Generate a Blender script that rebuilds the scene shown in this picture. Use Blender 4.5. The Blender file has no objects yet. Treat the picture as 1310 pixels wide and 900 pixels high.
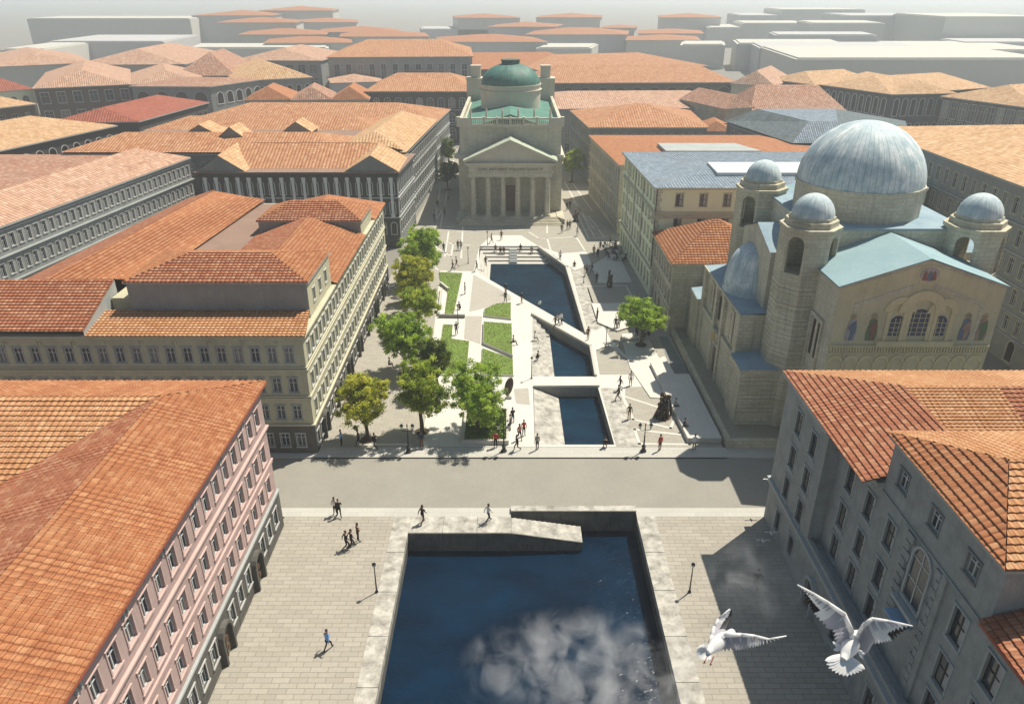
import bpy, bmesh, math, random
from mathutils import Vector, Matrix, noise
from mathutils.geometry import tessellate_polygon
R = math.radians
rnd = random.Random(7)
scene = bpy.context.scene
COL = scene.collection

# ---------------------------------------------------------------- camera
CH, TILT, FPX = 40.0, R(25.9), 947.0
cam_data = bpy.data.cameras.new('camera')
cam_data.sensor_width = 36.0
cam_data.lens = FPX / 1310.0 * 36.0
cam_data.clip_start = 0.1
cam_data.clip_end = 20000.0
camera = bpy.data.objects.new('camera', cam_data)
COL.objects.link(camera)
camera.location = (0, 0, CH)
camera.rotation_euler = (R(90) - TILT, 0, 0)
scene.camera = camera

# ---------------------------------------------------------------- light
SUN_EL, SUN_DIR = R(60), Vector((0.76, 0.65))
world = bpy.data.worlds.new('World')
scene.world = world
world.use_nodes = True
wn = world.node_tree.nodes; wl = world.node_tree.links
sky = wn.new('ShaderNodeTexSky')
sky.sky_type = 'NISHITA'
sky.sun_disc = False
sky.sun_elevation = SUN_EL
sky.sun_rotation = math.atan2(SUN_DIR.x, SUN_DIR.y)
sky.air_density = 1.0
sky.dust_density = 1.5
tint = wn.new('ShaderNodeMix'); tint.data_type = 'RGBA'; tint.blend_type = 'MULTIPLY'; tint.inputs[0].default_value = 1.0
wl.new(sky.outputs[0], tint.inputs[6]); tint.inputs[7].default_value = (.93, 1.0, .92, 1)
wl.new(tint.outputs[2], wn['Background'].inputs[0])
wn['Background'].inputs[1].default_value = 0.072
sun_data = bpy.data.lights.new('sun', 'SUN')
sun_data.energy = 5.0
sun_data.angle = R(0.5)
sun_data.color = (1.0, 0.92, 0.77)
sun = bpy.data.objects.new('sun', sun_data)
COL.objects.link(sun)
sd = Vector((SUN_DIR.x, SUN_DIR.y, 0)).normalized() * math.cos(SUN_EL) + Vector((0, 0, math.sin(SUN_EL)))
sun.rotation_euler = sd.to_track_quat('Z', 'Y').to_euler()
sun.location = sd * 300
vs = scene.view_settings
vs.view_transform = 'Standard'
vs.look = 'None'
vs.gamma = 1.0
vs.exposure = 0.38
vs.use_curve_mapping = False
scene.render.engine = 'CYCLES'
scene.cycles.max_bounces = 6
scene.cycles.diffuse_bounces = 3
scene.cycles.glossy_bounces = 3
scene.cycles.transparent_max_bounces = 12
scene.cycles.volume_bounces = 1
scene.cycles.volume_step_rate = 4.0
scene.cycles.caustics_reflective = False
scene.cycles.caustics_refractive = False

# ---------------------------------------------------------------- helpers
_c, _s = math.cos(TILT), math.sin(TILT)
def at(px, py, z=0.0):
    """the point of the plane at height z that the photograph shows at (px, py)"""
    a = TILT - math.atan((450 - py) / FPX)
    g = CH - z
    y = g / math.tan(a)
    return Vector(((px - 655) * (y * _c + g * _s) / FPX, y, z))
def height_at(py, y):
    v = (450 - py) / FPX
    return CH - (_s - v * _c) / (_c + v * _s) * y
def x_at(px, y, z):
    return (px - 655) / FPX * (y * _c + (CH - z) * _s)

class MB:
    """collects shapes into one mesh"""
    def __init__(s):
        s.v = []; s.f = []; s.m = []; s.uv = {}
    def face(s, pts, m=0, uv=None):
        n = len(s.v); s.v.extend([tuple(p) for p in pts]); s.f.append(tuple(range(n, n + len(pts)))); s.m.append(m)
        if uv: s.uv[len(s.f) - 1] = uv
    def box(s, x0, x1, y0, y1, z0, z1, m=0):
        n = len(s.v)
        s.v += [(x0,y0,z0),(x1,y0,z0),(x1,y1,z0),(x0,y1,z0),(x0,y0,z1),(x1,y0,z1),(x1,y1,z1),(x0,y1,z1)]
        for q in ((0,3,2,1),(4,5,6,7),(0,1,5,4),(1,2,6,5),(2,3,7,6),(3,0,4,7)):
            s.f.append(tuple(n + i for i in q)); s.m.append(m)
    def obox(s, c, ax, hx, hy, z0, z1, m=0):
        """box turned in plan: centre c, axis ax, half sizes"""
        ax = Vector(ax[:2]).normalized(); ay = Vector((-ax.y, ax.x)); c = Vector(c[:2])
        p = [c + ax*a*hx + ay*b*hy for a, b in ((-1,-1),(1,-1),(1,1),(-1,1))]
        s.prism(p, z0, z1, m)
    def prism(s, poly, z0, z1, m=0, mtop=None, bottom=True):
        n = len(s.v); k = len(poly)
        s.v += [(p[0], p[1], z0) for p in poly] + [(p[0], p[1], z1) for p in poly]
        for i in range(k):
            j = (i + 1) % k
            s.f.append((n+i, n+j, n+k+j, n+k+i)); s.m.append(m)
        s.f.append(tuple(n + k + i for i in range(k))); s.m.append(m if mtop is None else mtop)
        if bottom: s.f.append(tuple(n + i for i in reversed(range(k)))); s.m.append(m)
    def lathe(s, cx, cy, prof, n=16, m=0, ph=0.0, a0=0.0, a1=2*math.pi, cap=True):
        full = abs(a1 - a0 - 2*math.pi) < 1e-6
        cnt = n if full else n + 1
        rings = []
        for r, z in prof:
            b = len(s.v)
            if r < 1e-4:
                s.v.append((cx, cy, z)); rings.append([b] * cnt)
            else:
                for i in range(cnt):
                    a = a0 + ph + (a1 - a0) * i / n
                    s.v.append((cx + r*math.cos(a), cy + r*math.sin(a), z))
                rings.append([b + i for i in range(cnt)])
        for r0, r1 in zip(rings, rings[1:]):
            for i in range(n):
                j = (i + 1) % cnt
                q = [r0[i], r0[j], r1[j], r1[i]]
                q2 = []
                for t in q:
                    if t not in q2: q2.append(t)
                if len(q2) > 2: s.f.append(tuple(q2)); s.m.append(m)
        if cap and full:
            if prof[0][0] > 1e-4: s.f.append(tuple(reversed(rings[0]))); s.m.append(m)
            if prof[-1][0] > 1e-4: s.f.append(tuple(rings[-1])); s.m.append(m)
    def tube(s, p, q, r0, r1=None, n=6, m=0):
        r1 = r0 if r1 is None else r1
        p = Vector(p); q = Vector(q); d = (q - p)
        if d.length < 1e-6: return
        d.normalize()
        u = d.cross(Vector((0, 0, 1)) if abs(d.z) < .9 else Vector((1, 0, 0))).normalized(); w = d.cross(u)
        b = len(s.v)
        for c, r in ((p, r0), (q, r1)):
            for i in range(n):
                a = 2*math.pi*i/n
                s.v.append(tuple(c + u*(r*math.cos(a)) + w*(r*math.sin(a))))
        for i in range(n):
            j = (i+1) % n
            s.f.append((b+i, b+n+i, b+n+j, b+j)); s.m.append(m)
        s.f.append(tuple(b+i for i in range(n))); s.m.append(m)
        s.f.append(tuple(b+n+i for i in reversed(range(n)))); s.m.append(m)
    def blob(s, c, r, m=0, n=8, k=5):
        c = Vector(c); r = r if hasattr(r, '__len__') else (r, r, r)
        b = len(s.v)
        s.v.append((c.x, c.y, c.z - r[2]))
        for i in range(1, k):
            t = math.pi * i / k
            for j in range(n):
                a = 2*math.pi*j/n
                s.v.append((c.x + r[0]*math.sin(t)*math.cos(a), c.y + r[1]*math.sin(t)*math.sin(a), c.z - r[2]*math.cos(t)))
        s.v.append((c.x, c.y, c.z + r[2])); e = len(s.v) - 1
        for j in range(n):
            j2 = (j+1) % n
            s.f.append((b, b+1+j2, b+1+j)); s.m.append(m)
            for i in range(k-2):
                q = b+1+i*n
                s.f.append((q+j, q+j2, q+n+j2, q+n+j)); s.m.append(m)
            q = b+1+(k-2)*n
            s.f.append((q+j, q+j2, e)); s.m.append(m)
    def mesh(s, name, mats, off=(0,0,0), smooth=False):
        me = bpy.data.meshes.new(name)
        ox, oy, oz = off
        me.from_pydata([(x-ox, y-oy, z-oz) for x, y, z in s.v], [], s.f)
        for m in mats: me.materials.append(m)
        if len(mats) > 1: me.polygons.foreach_set('material_index', s.m)
        if s.uv:
            uvl = me.uv_layers.new(name='UVMap')
            for fi, uv in s.uv.items():
                p = me.polygons[fi]
                for k, li in enumerate(p.loop_indices): uvl.data[li].uv = uv[k]
        if smooth: me.polygons.foreach_set('use_smooth', [True]*len(me.polygons))
        me.update()
        return me

def tag(o, label=None, cat=None, group=None, kind=None):
    if label: o['label'] = label
    if cat: o['category'] = cat
    if group: o['group'] = group
    if kind: o['kind'] = kind
    return o
def thing(name, label, cat, loc=(0,0,0), group=None, rz=0.0):
    o = bpy.data.objects.new(name, None); COL.objects.link(o)
    o.empty_display_size = 0.5
    o.location = loc; o.rotation_euler = (0, 0, rz)
    return tag(o, label, cat, group)
def world_loc(o):
    l = Vector((0,0,0))
    while o: l = l + o.location; o = o.parent
    return l
def part(name, mb, mats, parent=None, smooth=False, local=False):
    """one mesh object; world coordinates in mb become local to the parent"""
    if not isinstance(mats, (list, tuple)): mats = [mats]
    off = (0,0,0) if (parent is None or local) else world_loc(parent)
    me = mb.mesh(name, mats, off, smooth) if isinstance(mb, MB) else mb
    o = bpy.data.objects.new(name, me); COL.objects.link(o)
    if parent: o.parent = parent
    return o
def solo(name, mb, mats, label, cat, group=None, smooth=False, loc=(0,0,0)):
    if not isinstance(mats, (list, tuple)): mats = [mats]
    me = mb.mesh(name, mats, loc, smooth)
    o = bpy.data.objects.new(name, me); COL.objects.link(o); o.location = loc
    return tag(o, label, cat, group)
def struct(name, mb, mats, smooth=False, kind='structure'):
    o = part(name, mb, mats, None, smooth); o['kind'] = kind
    return o
def copy_tree(o, parent=None):
    c = o.copy(); COL.objects.link(c); c.parent = parent
    for ch in o.children: copy_tree(ch, c)
    return c
def smooth_by_angle(o, deg=40):
    me = o.data
    bm = bmesh.new(); bm.from_mesh(me)
    for e in bm.edges: e.smooth = not (len(e.link_faces) == 2 and e.calc_face_angle(0) > R(deg))
    for f in bm.faces: f.smooth = True
    bm.to_mesh(me); bm.free()

# ---------------------------------------------------------------- materials
def new_mat(name):
    m = bpy.data.materials.new(name); m.use_nodes = True
    nt = m.node_tree; b = nt.nodes['Principled BSDF']
    return m, nt, nt.nodes, nt.links, b
def N(ns, t, **kw):
    n = ns.new(t)
    for k, v in kw.items(): setattr(n, k, v)
    return n
def mix(nt, f, a, b, typ='MIX'):
    n = nt.nodes.new('ShaderNodeMix'); n.data_type = 'RGBA'; n.blend_type = typ
    for s, v in ((n.inputs[0], f), (n.inputs[6], a), (n.inputs[7], b)):
        if isinstance(v, bpy.types.NodeSocket): nt.links.new(v, s)
        elif isinstance(v, (tuple, list)): s.default_value = (*v[:3], 1)
        else: s.default_value = v
    return n.outputs[2]
def ramp(nt, f, stops):
    n = nt.nodes.new('ShaderNodeValToRGB')
    while len(n.color_ramp.elements) < len(stops): n.color_ramp.elements.new(.5)
    for e, (p, c) in zip(n.color_ramp.elements, stops):
        e.position = p; e.color = (c, c, c, 1) if not isinstance(c, (tuple, list)) else (*c[:3], 1)
    nt.links.new(f, n.inputs[0])
    return n.outputs[0]
def noise_tex(nt, vec, scale, detail=4, rough=.6, dist=0.0):
    n = nt.nodes.new('ShaderNodeTexNoise')
    n.inputs['Scale'].default_value = scale; n.inputs['Detail'].default_value = detail
    n.inputs['Roughness'].default_value = rough; n.inputs['Distortion'].default_value = dist
    if vec is not None: nt.links.new(vec, n.inputs['Vector'])
    return n.outputs[0]
def geo_pos(nt, scale=(1,1,1), rot=0.0):
    g = nt.nodes.new('ShaderNodeNewGeometry')
    mp = nt.nodes.new('ShaderNodeMapping'); mp.inputs['Scale'].default_value = scale
    mp.inputs['Rotation'].default_value = (0, 0, rot)
    nt.links.new(g.outputs['Position'], mp.inputs[0])
    return mp.outputs[0]
def math_n(nt, op, a, b=None):
    n = nt.nodes.new('ShaderNodeMath'); n.operation = op
    for s, v in ((n.inputs[0], a), (n.inputs[1], b)):
        if v is None: continue
        if isinstance(v, bpy.types.NodeSocket): nt.links.new(v, s)
        else: s.default_value = v
    return n.outputs[0]
def bump(nt, b, h, strength=.3, dist=.05):
    n = nt.nodes.new('ShaderNodeBump'); n.inputs['Strength'].default_value = strength; n.inputs['Distance'].default_value = dist
    nt.links.new(h, n.inputs['Height']); nt.links.new(n.outputs[0], b.inputs['Normal'])
def weathered(name, col, dirt=None, amt=.45, rough=.88, scale=.35, bumps=.25, streak=True, spec=.25):
    """plaster, stone or concrete: uneven tone, vertical stains and grain"""
    m, nt, ns, ln, b = new_mat(name)
    dirt = dirt or tuple(c*.45 for c in col)
    p = geo_pos(nt)
    n1 = noise_tex(nt, p, scale, 6, .65)
    f1 = ramp(nt, n1, [(.38, 0.0), (.72, 1.0)])
    c = mix(nt, math_n(nt, 'MULTIPLY', f1, amt), col, dirt)
    if streak:
        p2 = geo_pos(nt, (2.2, 2.2, .22))
        f2 = ramp(nt, noise_tex(nt, p2, 1.0, 5, .7), [(.5, 0.0), (.75, 1.0)])
        c = mix(nt, math_n(nt, 'MULTIPLY', f2, amt*.8), c, dirt)
    n3 = noise_tex(nt, p, 5.0, 6, .75)
    c = mix(nt, .35, c, ramp(nt, n3, [(.3, .55), (.7, 1.0)]), 'MULTIPLY')
    ln.new(c, b.inputs['Base Color']); b.inputs['Roughness'].default_value = rough
    b.inputs['Specular IOR Level'].default_value = spec
    bump(nt, b, n3, bumps, .04)
    return m
def masonry(name, ca, cb_, mortar, dirt, amt=.4, bw=.9, bh=.38):
    m, nt, ns, ln, b = new_mat(name)
    g = N(ns, 'ShaderNodeNewGeometry'); sp = N(ns, 'ShaderNodeSeparateXYZ'); ln.new(g.outputs['Position'], sp.inputs[0])
    cb = N(ns, 'ShaderNodeCombineXYZ'); ln.new(math_n(nt, 'ADD', sp.outputs[0], sp.outputs[1]), cb.inputs[0]); ln.new(sp.outputs[2], cb.inputs[1])
    br = N(ns, 'ShaderNodeTexBrick'); ln.new(cb.outputs[0], br.inputs['Vector'])
    br.inputs['Scale'].default_value = 1.0; br.inputs['Brick Width'].default_value = bw; br.inputs['Row Height'].default_value = bh
    br.inputs['Mortar Size'].default_value = .02; br.inputs['Mortar Smooth'].default_value = .4; br.inputs['Bias'].default_value = 0.0
    for k, v in (('Color1', ca), ('Color2', cb_), ('Mortar', mortar)): br.inputs[k].default_value = (*v, 1)
    p = geo_pos(nt)
    big = ramp(nt, noise_tex(nt, p, .3, 6, .7), [(.4, 0.0), (.7, 1.0)])
    st = ramp(nt, noise_tex(nt, geo_pos(nt, (2.2,2.2,.2)), 1.0, 5, .7), [(.5, 0.0), (.72, 1.0)])
    c = mix(nt, math_n(nt, 'MULTIPLY', big, amt), br.outputs[0], dirt)
    c = mix(nt, math_n(nt, 'MULTIPLY', st, amt*.9), c, dirt)
    fine = noise_tex(nt, p, 3.5, 7, .85)
    c = mix(nt, .5, c, ramp(nt, fine, [(.32, .5), (.66, 1.1)]), 'MULTIPLY')
    ln.new(c, b.inputs['Base Color']); b.inputs['Roughness'].default_value = .88; b.inputs['Specular IOR Level'].default_value = .25
    bump(nt, b, math_n(nt, 'SUBTRACT', fine, br.outputs[1]), .4, .04)
    return m
def plain(name, col, rough=.6, metal=0.0, spec=.4):
    m, nt, ns, ln, b = new_mat(name)
    n = noise_tex(nt, geo_pos(nt), 3.0, 4)
    c = mix(nt, .25, col, ramp(nt, n, [(.3, .6), (.7, 1.0)]), 'MULTIPLY')
    ln.new(c, b.inputs['Base Color'])
    b.inputs['Roughness'].default_value = rough; b.inputs['Metallic'].default_value = metal
    b.inputs['Specular IOR Level'].default_value = spec
    return m
def roof_tile(name, cols, su=.42, sv=.42, flat=True, patch=(.5, .3, .2), patch_amt=.35):
    """clay tiles laid on the UV (metres): every tile its own tone; pressed relief where the mesh is flat"""
    m, nt, ns, ln, b = new_mat(name)
    uv = N(ns, 'ShaderNodeUVMap')
    sp = N(ns, 'ShaderNodeSeparateXYZ'); ln.new(uv.outputs[0], sp.inputs[0])
    v = math_n(nt, 'DIVIDE', sp.outputs[1], sv)
    vi = math_n(nt, 'FLOOR', v); vf = math_n(nt, 'FRACT', v)
    u = math_n(nt, 'DIVIDE', sp.outputs[0], su)
    ui = math_n(nt, 'FLOOR', u); uf = math_n(nt, 'FRACT', u)
    cb = N(ns, 'ShaderNodeCombineXYZ'); ln.new(ui, cb.inputs[0]); ln.new(vi, cb.inputs[1])
    wn_ = N(ns, 'ShaderNodeTexWhiteNoise', noise_dimensions='3D'); ln.new(cb.outputs[0], wn_.inputs[0])
    k = len(cols)
    c = ramp(nt, wn_.outputs[0], [((i + .0) / max(1, k-1), cols[i]) for i in range(k)])
    p = geo_pos(nt)
    big = ramp(nt, noise_tex(nt, p, .12, 5, .7), [(.4, 0.0), (.7, 1.0)])
    c = mix(nt, math_n(nt, 'MULTIPLY', big, patch_amt), c, patch)
    fine = noise_tex(nt, p, 6.0, 5, .8)
    c = mix(nt, .4, c, ramp(nt, fine, [(.3, .5), (.65, 1.05)]), 'MULTIPLY')
    grime = ramp(nt, noise_tex(nt, geo_pos(nt, (1,1,.5)), .55, 7, .75, .4), [(.5, (1,1,1)), (.72, (.62,.56,.5))])
    c = mix(nt, .75 if flat else .3, c, grime, 'MULTIPLY')
    # shade under the lap and along the dark channel joints, painted into the colour
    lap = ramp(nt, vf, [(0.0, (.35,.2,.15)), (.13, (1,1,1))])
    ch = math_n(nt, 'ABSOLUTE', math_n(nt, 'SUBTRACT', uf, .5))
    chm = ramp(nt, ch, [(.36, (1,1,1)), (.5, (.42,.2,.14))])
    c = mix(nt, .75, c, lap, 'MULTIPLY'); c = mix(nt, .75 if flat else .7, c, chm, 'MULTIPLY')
    ln.new(c, b.inputs['Base Color']); b.inputs['Roughness'].default_value = .82
    b.inputs['Specular IOR Level'].default_value = .2
    if flat:
        barrel = math_n(nt, 'SINE', math_n(nt, 'MULTIPLY', uf, math.pi))
        h = math_n(nt, 'SUBTRACT', barrel, math_n(nt, 'MULTIPLY', vf, .7))
        bump(nt, b, h, .9, .12)
    else:
        bump(nt, b, fine, .3, .02)
    return m
def blocks(name, ca, cb_, mortar, bw, bh, msize=.02, rot=0.0, rough=.85, grain=.3, dirt=(.15,.14,.12), dirt_amt=.3, bumps=.3):
    """stone laid in courses on the ground plan"""
    m, nt, ns, ln, b = new_mat(name)
    p = geo_pos(nt, (1,1,1), rot)
    br = N(ns, 'ShaderNodeTexBrick'); ln.new(p, br.inputs['Vector'])
    br.inputs['Scale'].default_value = 1.0; br.inputs['Brick Width'].default_value = bw; br.inputs['Row Height'].default_value = bh
    br.inputs['Mortar Size'].default_value = msize; br.inputs['Mortar Smooth'].default_value = .3; br.inputs['Bias'].default_value = 0.0
    br.inputs['Color1'].default_value = (*ca, 1); br.inputs['Color2'].default_value = (*cb_, 1); br.inputs['Mortar'].default_value = (*mortar, 1)
    br.offset = .5; br.squash = 1.0
    big = ramp(nt, noise_tex(nt, p, .16, 6, .7), [(.42, 0.0), (.75, 1.0)])
    c = mix(nt, math_n(nt, 'MULTIPLY', big, dirt_amt), br.outputs[0], dirt)
    fine = noise_tex(nt, p, 4.0, 7, .8)
    c = mix(nt, grain, c, ramp(nt, fine, [(.3, .55), (.65, 1.05)]), 'MULTIPLY')
    ln.new(c, b.inputs['Base Color']); b.inputs['Roughness'].default_value = rough
    b.inputs['Specular IOR Level'].default_value = .3
    h = math_n(nt, 'SUBTRACT', math_n(nt, 'MULTIPLY', fine, .4), br.outputs[1])
    bump(nt, b, h, bumps, .03)
    return m
def water_mat(name, col, deep, wave=1.0):
    m, nt, ns, ln, b = new_mat(name)
    p = geo_pos(nt, (1, 1.5, 1), R(12))
    n1 = noise_tex(nt, p, 1.1, 3, .55, .6); n2 = noise_tex(nt, p, 3.4, 3, .6, .3); n0 = noise_tex(nt, p, .22, 2, .5)
    c = mix(nt, ramp(nt, n0, [(.35, 0.0), (.7, 1.0)]), col, deep)
    ln.new(c, b.inputs['Base Color'])
    b.inputs['Roughness'].default_value = .16; b.inputs['IOR'].default_value = 1.33; b.inputs['Specular IOR Level'].default_value = .28
    h = math_n(nt, 'ADD', math_n(nt, 'MULTIPLY', n1, 1.0), math_n(nt, 'MULTIPLY', n2, .4))
    bump(nt, b, h, .28*wave, .35)
    return m
def leaf_mat(name, col):
    m, nt, ns, ln, b = new_mat(name)
    n = noise_tex(nt, geo_pos(nt), 1.7, 3)
    c = mix(nt, ramp(nt, n, [(.3, 0.0), (.7, 1.0)]), tuple(x*.7 for x in col), tuple(min(1, x*1.3) for x in col))
    ln.new(c, b.inputs['Base Color']); b.inputs['Roughness'].default_value = .55
    tr = N(ns, 'ShaderNodeBsdfTranslucent'); ln.new(c, tr.inputs[0])
    ad = N(ns, 'ShaderNodeMixShader'); ad.inputs[0].default_value = .5
    ln.new(b.outputs[0], ad.inputs[1]); ln.new(tr.outputs[0], ad.inputs[2])
    ln.new(ad.outputs[0], ns['Material Output'].inputs[0])
    return m
def dome_mat(name, cols, seams, drip=.6):
    """sheet metal with standing seams round a vertical axis (object space), chalky weathering"""
    m, nt, ns, ln, b = new_mat(name)
    tc = N(ns, 'ShaderNodeTexCoord'); sp = N(ns, 'ShaderNodeSeparateXYZ'); ln.new(tc.outputs['Object'], sp.inputs[0])
    an = math_n(nt, 'ARCTAN2', sp.outputs[1], sp.outputs[0])
    fr = math_n(nt, 'FRACT', math_n(nt, 'MULTIPLY', math_n(nt, 'ADD', an, 10.0), seams/(2*math.pi)))
    seam = ramp(nt, math_n(nt, 'ABSOLUTE', math_n(nt, 'SUBTRACT', fr, .5)), [(.42, 1.0), (.48, .5)])
    cb = N(ns, 'ShaderNodeCombineXYZ'); ln.new(math_n(nt, 'MULTIPLY', an, 2.5), cb.inputs[0]); ln.new(math_n(nt, 'MULTIPLY', sp.outputs[2], .25), cb.inputs[1])
    st = noise_tex(nt, cb.outputs[0], 2.0, 6, .7)
    n1 = noise_tex(nt, tc.outputs['Object'], .5, 5, .7)
    f = math_n(nt, 'ADD', math_n(nt, 'MULTIPLY', st, .5), math_n(nt, 'MULTIPLY', n1, .5))
    c = ramp(nt, f, [(.36, cols[0]), (.5, cols[1]), (.64, cols[2])])
    c = mix(nt, .8, c, seam, 'MULTIPLY')
    ln.new(c, b.inputs['Base Color']); b.inputs['Roughness'].default_value = .62
    bump(nt, b, seam, .4, .05)
    return m
def grass_mat(name, col):
    m, nt, ns, ln, b = new_mat(name)
    p = geo_pos(nt)
    n = noise_tex(nt, p, 5.0, 7, .8); n2 = noise_tex(nt, p, .5, 4, .6)
    c = mix(nt, ramp(nt, n, [(.35, 0.0), (.65, 1.0)]), tuple(x*.5 for x in col), tuple(x*1.35 for x in col))
    c = mix(nt, math_n(nt, 'MULTIPLY', ramp(nt, n2, [(.4, 0.0), (.7, 1.0)]), .4), c, (.12, .13, .03))
    ln.new(c, b.inputs['Base Color']); b.inputs['Roughness'].default_value = .8
    bump(nt, b, n, .9, .1)
    return m
def glass_mat(name, col=(.02, .03, .04), rough=.08):
    m, nt, ns, ln, b = new_mat(name)
    oi = N(ns, 'ShaderNodeObjectInfo')
    c = ramp(nt, oi.outputs['Random'], [(0.0, col), (.55, tuple(x*1.8 for x in col)), (.72, (.1,.105,.1)), (1.0, (.26,.26,.24))]) if rough < .2 else mix(nt, 0.0, col, col)
    ln.new(c, b.inputs['Base Color']); b.inputs['Roughness'].default_value = rough
    return m
M = {}
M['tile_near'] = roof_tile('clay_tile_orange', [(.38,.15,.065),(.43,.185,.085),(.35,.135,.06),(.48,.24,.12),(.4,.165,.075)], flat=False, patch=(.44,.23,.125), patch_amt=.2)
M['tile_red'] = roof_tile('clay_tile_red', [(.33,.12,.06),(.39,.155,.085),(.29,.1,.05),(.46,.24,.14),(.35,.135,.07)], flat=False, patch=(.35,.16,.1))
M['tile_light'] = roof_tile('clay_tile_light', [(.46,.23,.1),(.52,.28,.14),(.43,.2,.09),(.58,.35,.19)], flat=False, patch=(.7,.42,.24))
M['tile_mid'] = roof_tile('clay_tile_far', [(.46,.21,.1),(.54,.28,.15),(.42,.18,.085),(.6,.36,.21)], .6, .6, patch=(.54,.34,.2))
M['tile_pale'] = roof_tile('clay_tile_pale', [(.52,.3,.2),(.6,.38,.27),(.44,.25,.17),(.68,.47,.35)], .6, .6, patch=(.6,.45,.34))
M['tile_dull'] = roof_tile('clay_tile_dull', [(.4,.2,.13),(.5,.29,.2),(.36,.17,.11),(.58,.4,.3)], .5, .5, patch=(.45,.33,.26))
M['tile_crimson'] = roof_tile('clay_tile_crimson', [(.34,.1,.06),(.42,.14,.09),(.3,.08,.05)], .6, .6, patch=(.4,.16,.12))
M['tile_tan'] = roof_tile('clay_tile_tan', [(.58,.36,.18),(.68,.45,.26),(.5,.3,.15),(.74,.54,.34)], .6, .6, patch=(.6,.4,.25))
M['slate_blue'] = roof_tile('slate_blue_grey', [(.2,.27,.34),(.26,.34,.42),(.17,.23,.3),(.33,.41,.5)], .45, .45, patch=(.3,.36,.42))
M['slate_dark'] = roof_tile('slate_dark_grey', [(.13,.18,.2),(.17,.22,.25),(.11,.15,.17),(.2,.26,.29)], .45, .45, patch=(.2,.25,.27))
M['flat_brown'] = weathered('bitumen_brown', (.3,.2,.155), amt=.3, streak=False)
M['pink'] = weathered('pink_plaster', (.5,.37,.345), (.3,.2,.19), .35)
M['cream'] = weathered('cream_plaster', (.57,.54,.39), (.3,.3,.21), .5)
M['cream_trim'] = weathered('cream_trim', (.6,.57,.43), amt=.3)
M['yellow'] = weathered('yellow_plaster', (.86,.9,.64), (.7,.72,.5), .15)
M['pink_trim'] = weathered('pink_trim', (.6,.44,.41), amt=.25)
M['grey_plaster'] = weathered('grey_plaster', (.32,.34,.33), (.16,.18,.18), .45)
M['grey_trim'] = weathered('grey_trim', (.42,.45,.45), amt=.3)
M['blue_grey'] = weathered('blue_grey_plaster', (.24,.255,.25), (.12,.135,.135), .5)
M['rough_plaster'] = weathered('rough_plaster', (.35,.37,.365), (.17,.19,.185), .6, scale=.8, bumps=.9)
M['dark_stone'] = weathered('dark_stone', (.14,.135,.12), (.06,.06,.055), .5)
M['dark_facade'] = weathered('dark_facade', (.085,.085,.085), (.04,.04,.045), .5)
M['brown_facade'] = weathered('brown_facade', (.12,.09,.075), (.05,.045,.04), .4)
M['white_trim'] = weathered('white_trim', (.5,.5,.49), amt=.25)
M['pilaster_white'] = weathered('pilaster_white', (.68,.7,.72), amt=.2)
M['lime'] = masonry('limestone', (.68,.64,.52), (.6,.56,.45), (.46,.43,.34), (.32,.3,.23), .5)
M['lime_dark'] = masonry('limestone_weathered', (.66,.62,.49), (.57,.53,.41), (.38,.35,.27), (.26,.24,.17), .5)
M['lime_pale'] = weathered('limestone_pale', (.62,.58,.48), (.38,.35,.29), .35)
M['concrete'] = weathered('pale_concrete', (.55,.53,.48), (.42,.4,.36), .3, streak=False, bumps=.1)
M['concrete_wall'] = weathered('concrete_wall', (.3,.29,.27), (.13,.13,.12), .6)
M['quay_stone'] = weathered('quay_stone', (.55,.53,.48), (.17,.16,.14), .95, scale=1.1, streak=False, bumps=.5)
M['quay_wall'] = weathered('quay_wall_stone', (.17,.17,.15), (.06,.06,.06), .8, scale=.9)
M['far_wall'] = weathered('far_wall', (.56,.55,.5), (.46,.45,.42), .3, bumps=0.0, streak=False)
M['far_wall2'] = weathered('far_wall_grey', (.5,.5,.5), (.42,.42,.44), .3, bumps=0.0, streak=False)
M['asphalt'] = weathered('asphalt_aggregate', (.31,.297,.26), (.245,.235,.21), .5, scale=.25, streak=False, bumps=.3)
M['ground'] = weathered('city_ground', (.24,.23,.21), (.17,.165,.15), .4, scale=.05, streak=False)
M['paving'] = blocks('stone_paving', (.34,.315,.27), (.4,.37,.32), (.2,.185,.16), 1.15, .42, .022, dirt=(.3,.27,.23), dirt_amt=.35)
M['paving2'] = blocks('square_paving', (.35,.33,.285), (.4,.375,.325), (.25,.235,.2), .8, .4, .018, dirt=(.33,.3,.26), dirt_amt=.3)
M['paving_pale'] = blocks('pale_slabs', (.6,.58,.53), (.64,.62,.57), (.5,.48,.44), 1.6, 1.6, .018, dirt=(.5,.47,.42), dirt_amt=.3, grain=.15)
M['paving_brick'] = blocks('small_setts', (.42,.39,.34), (.47,.44,.39), (.34,.315,.28), .5, .22, .018, rot=R(2), dirt_amt=.1)
M['kerb'] = blocks('kerb_stone', (.46,.45,.41), (.5,.49,.45), (.36,.35,.32), 2.4, .6, .012, dirt_amt=.15)
M['line'] = weathered('white_stone_line', (.68,.66,.6), amt=.25, streak=False)
M['water_front'] = water_mat('water_harbour', (.0012,.009,.024), (.002,.018,.044), 1.0)
M['water_back'] = water_mat('water_basin', (.0015,.012,.03), (.003,.026,.05), 1.1)
M['grass'] = grass_mat('lawn_grass', (.16,.25,.03))
M['soil'] = plain('soil', (.06,.045,.03), .95)
M['bark'] = weathered('bark', (.12,.09,.06), (.05,.04,.03), .5, scale=3)
M['glass'] = glass_mat('window_glass')
M['curtain'] = plain('net_curtain', (.42,.42,.4), .9)
M['glass_black'] = glass_mat('dark_opening', (.008,.008,.009), .3)
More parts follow.
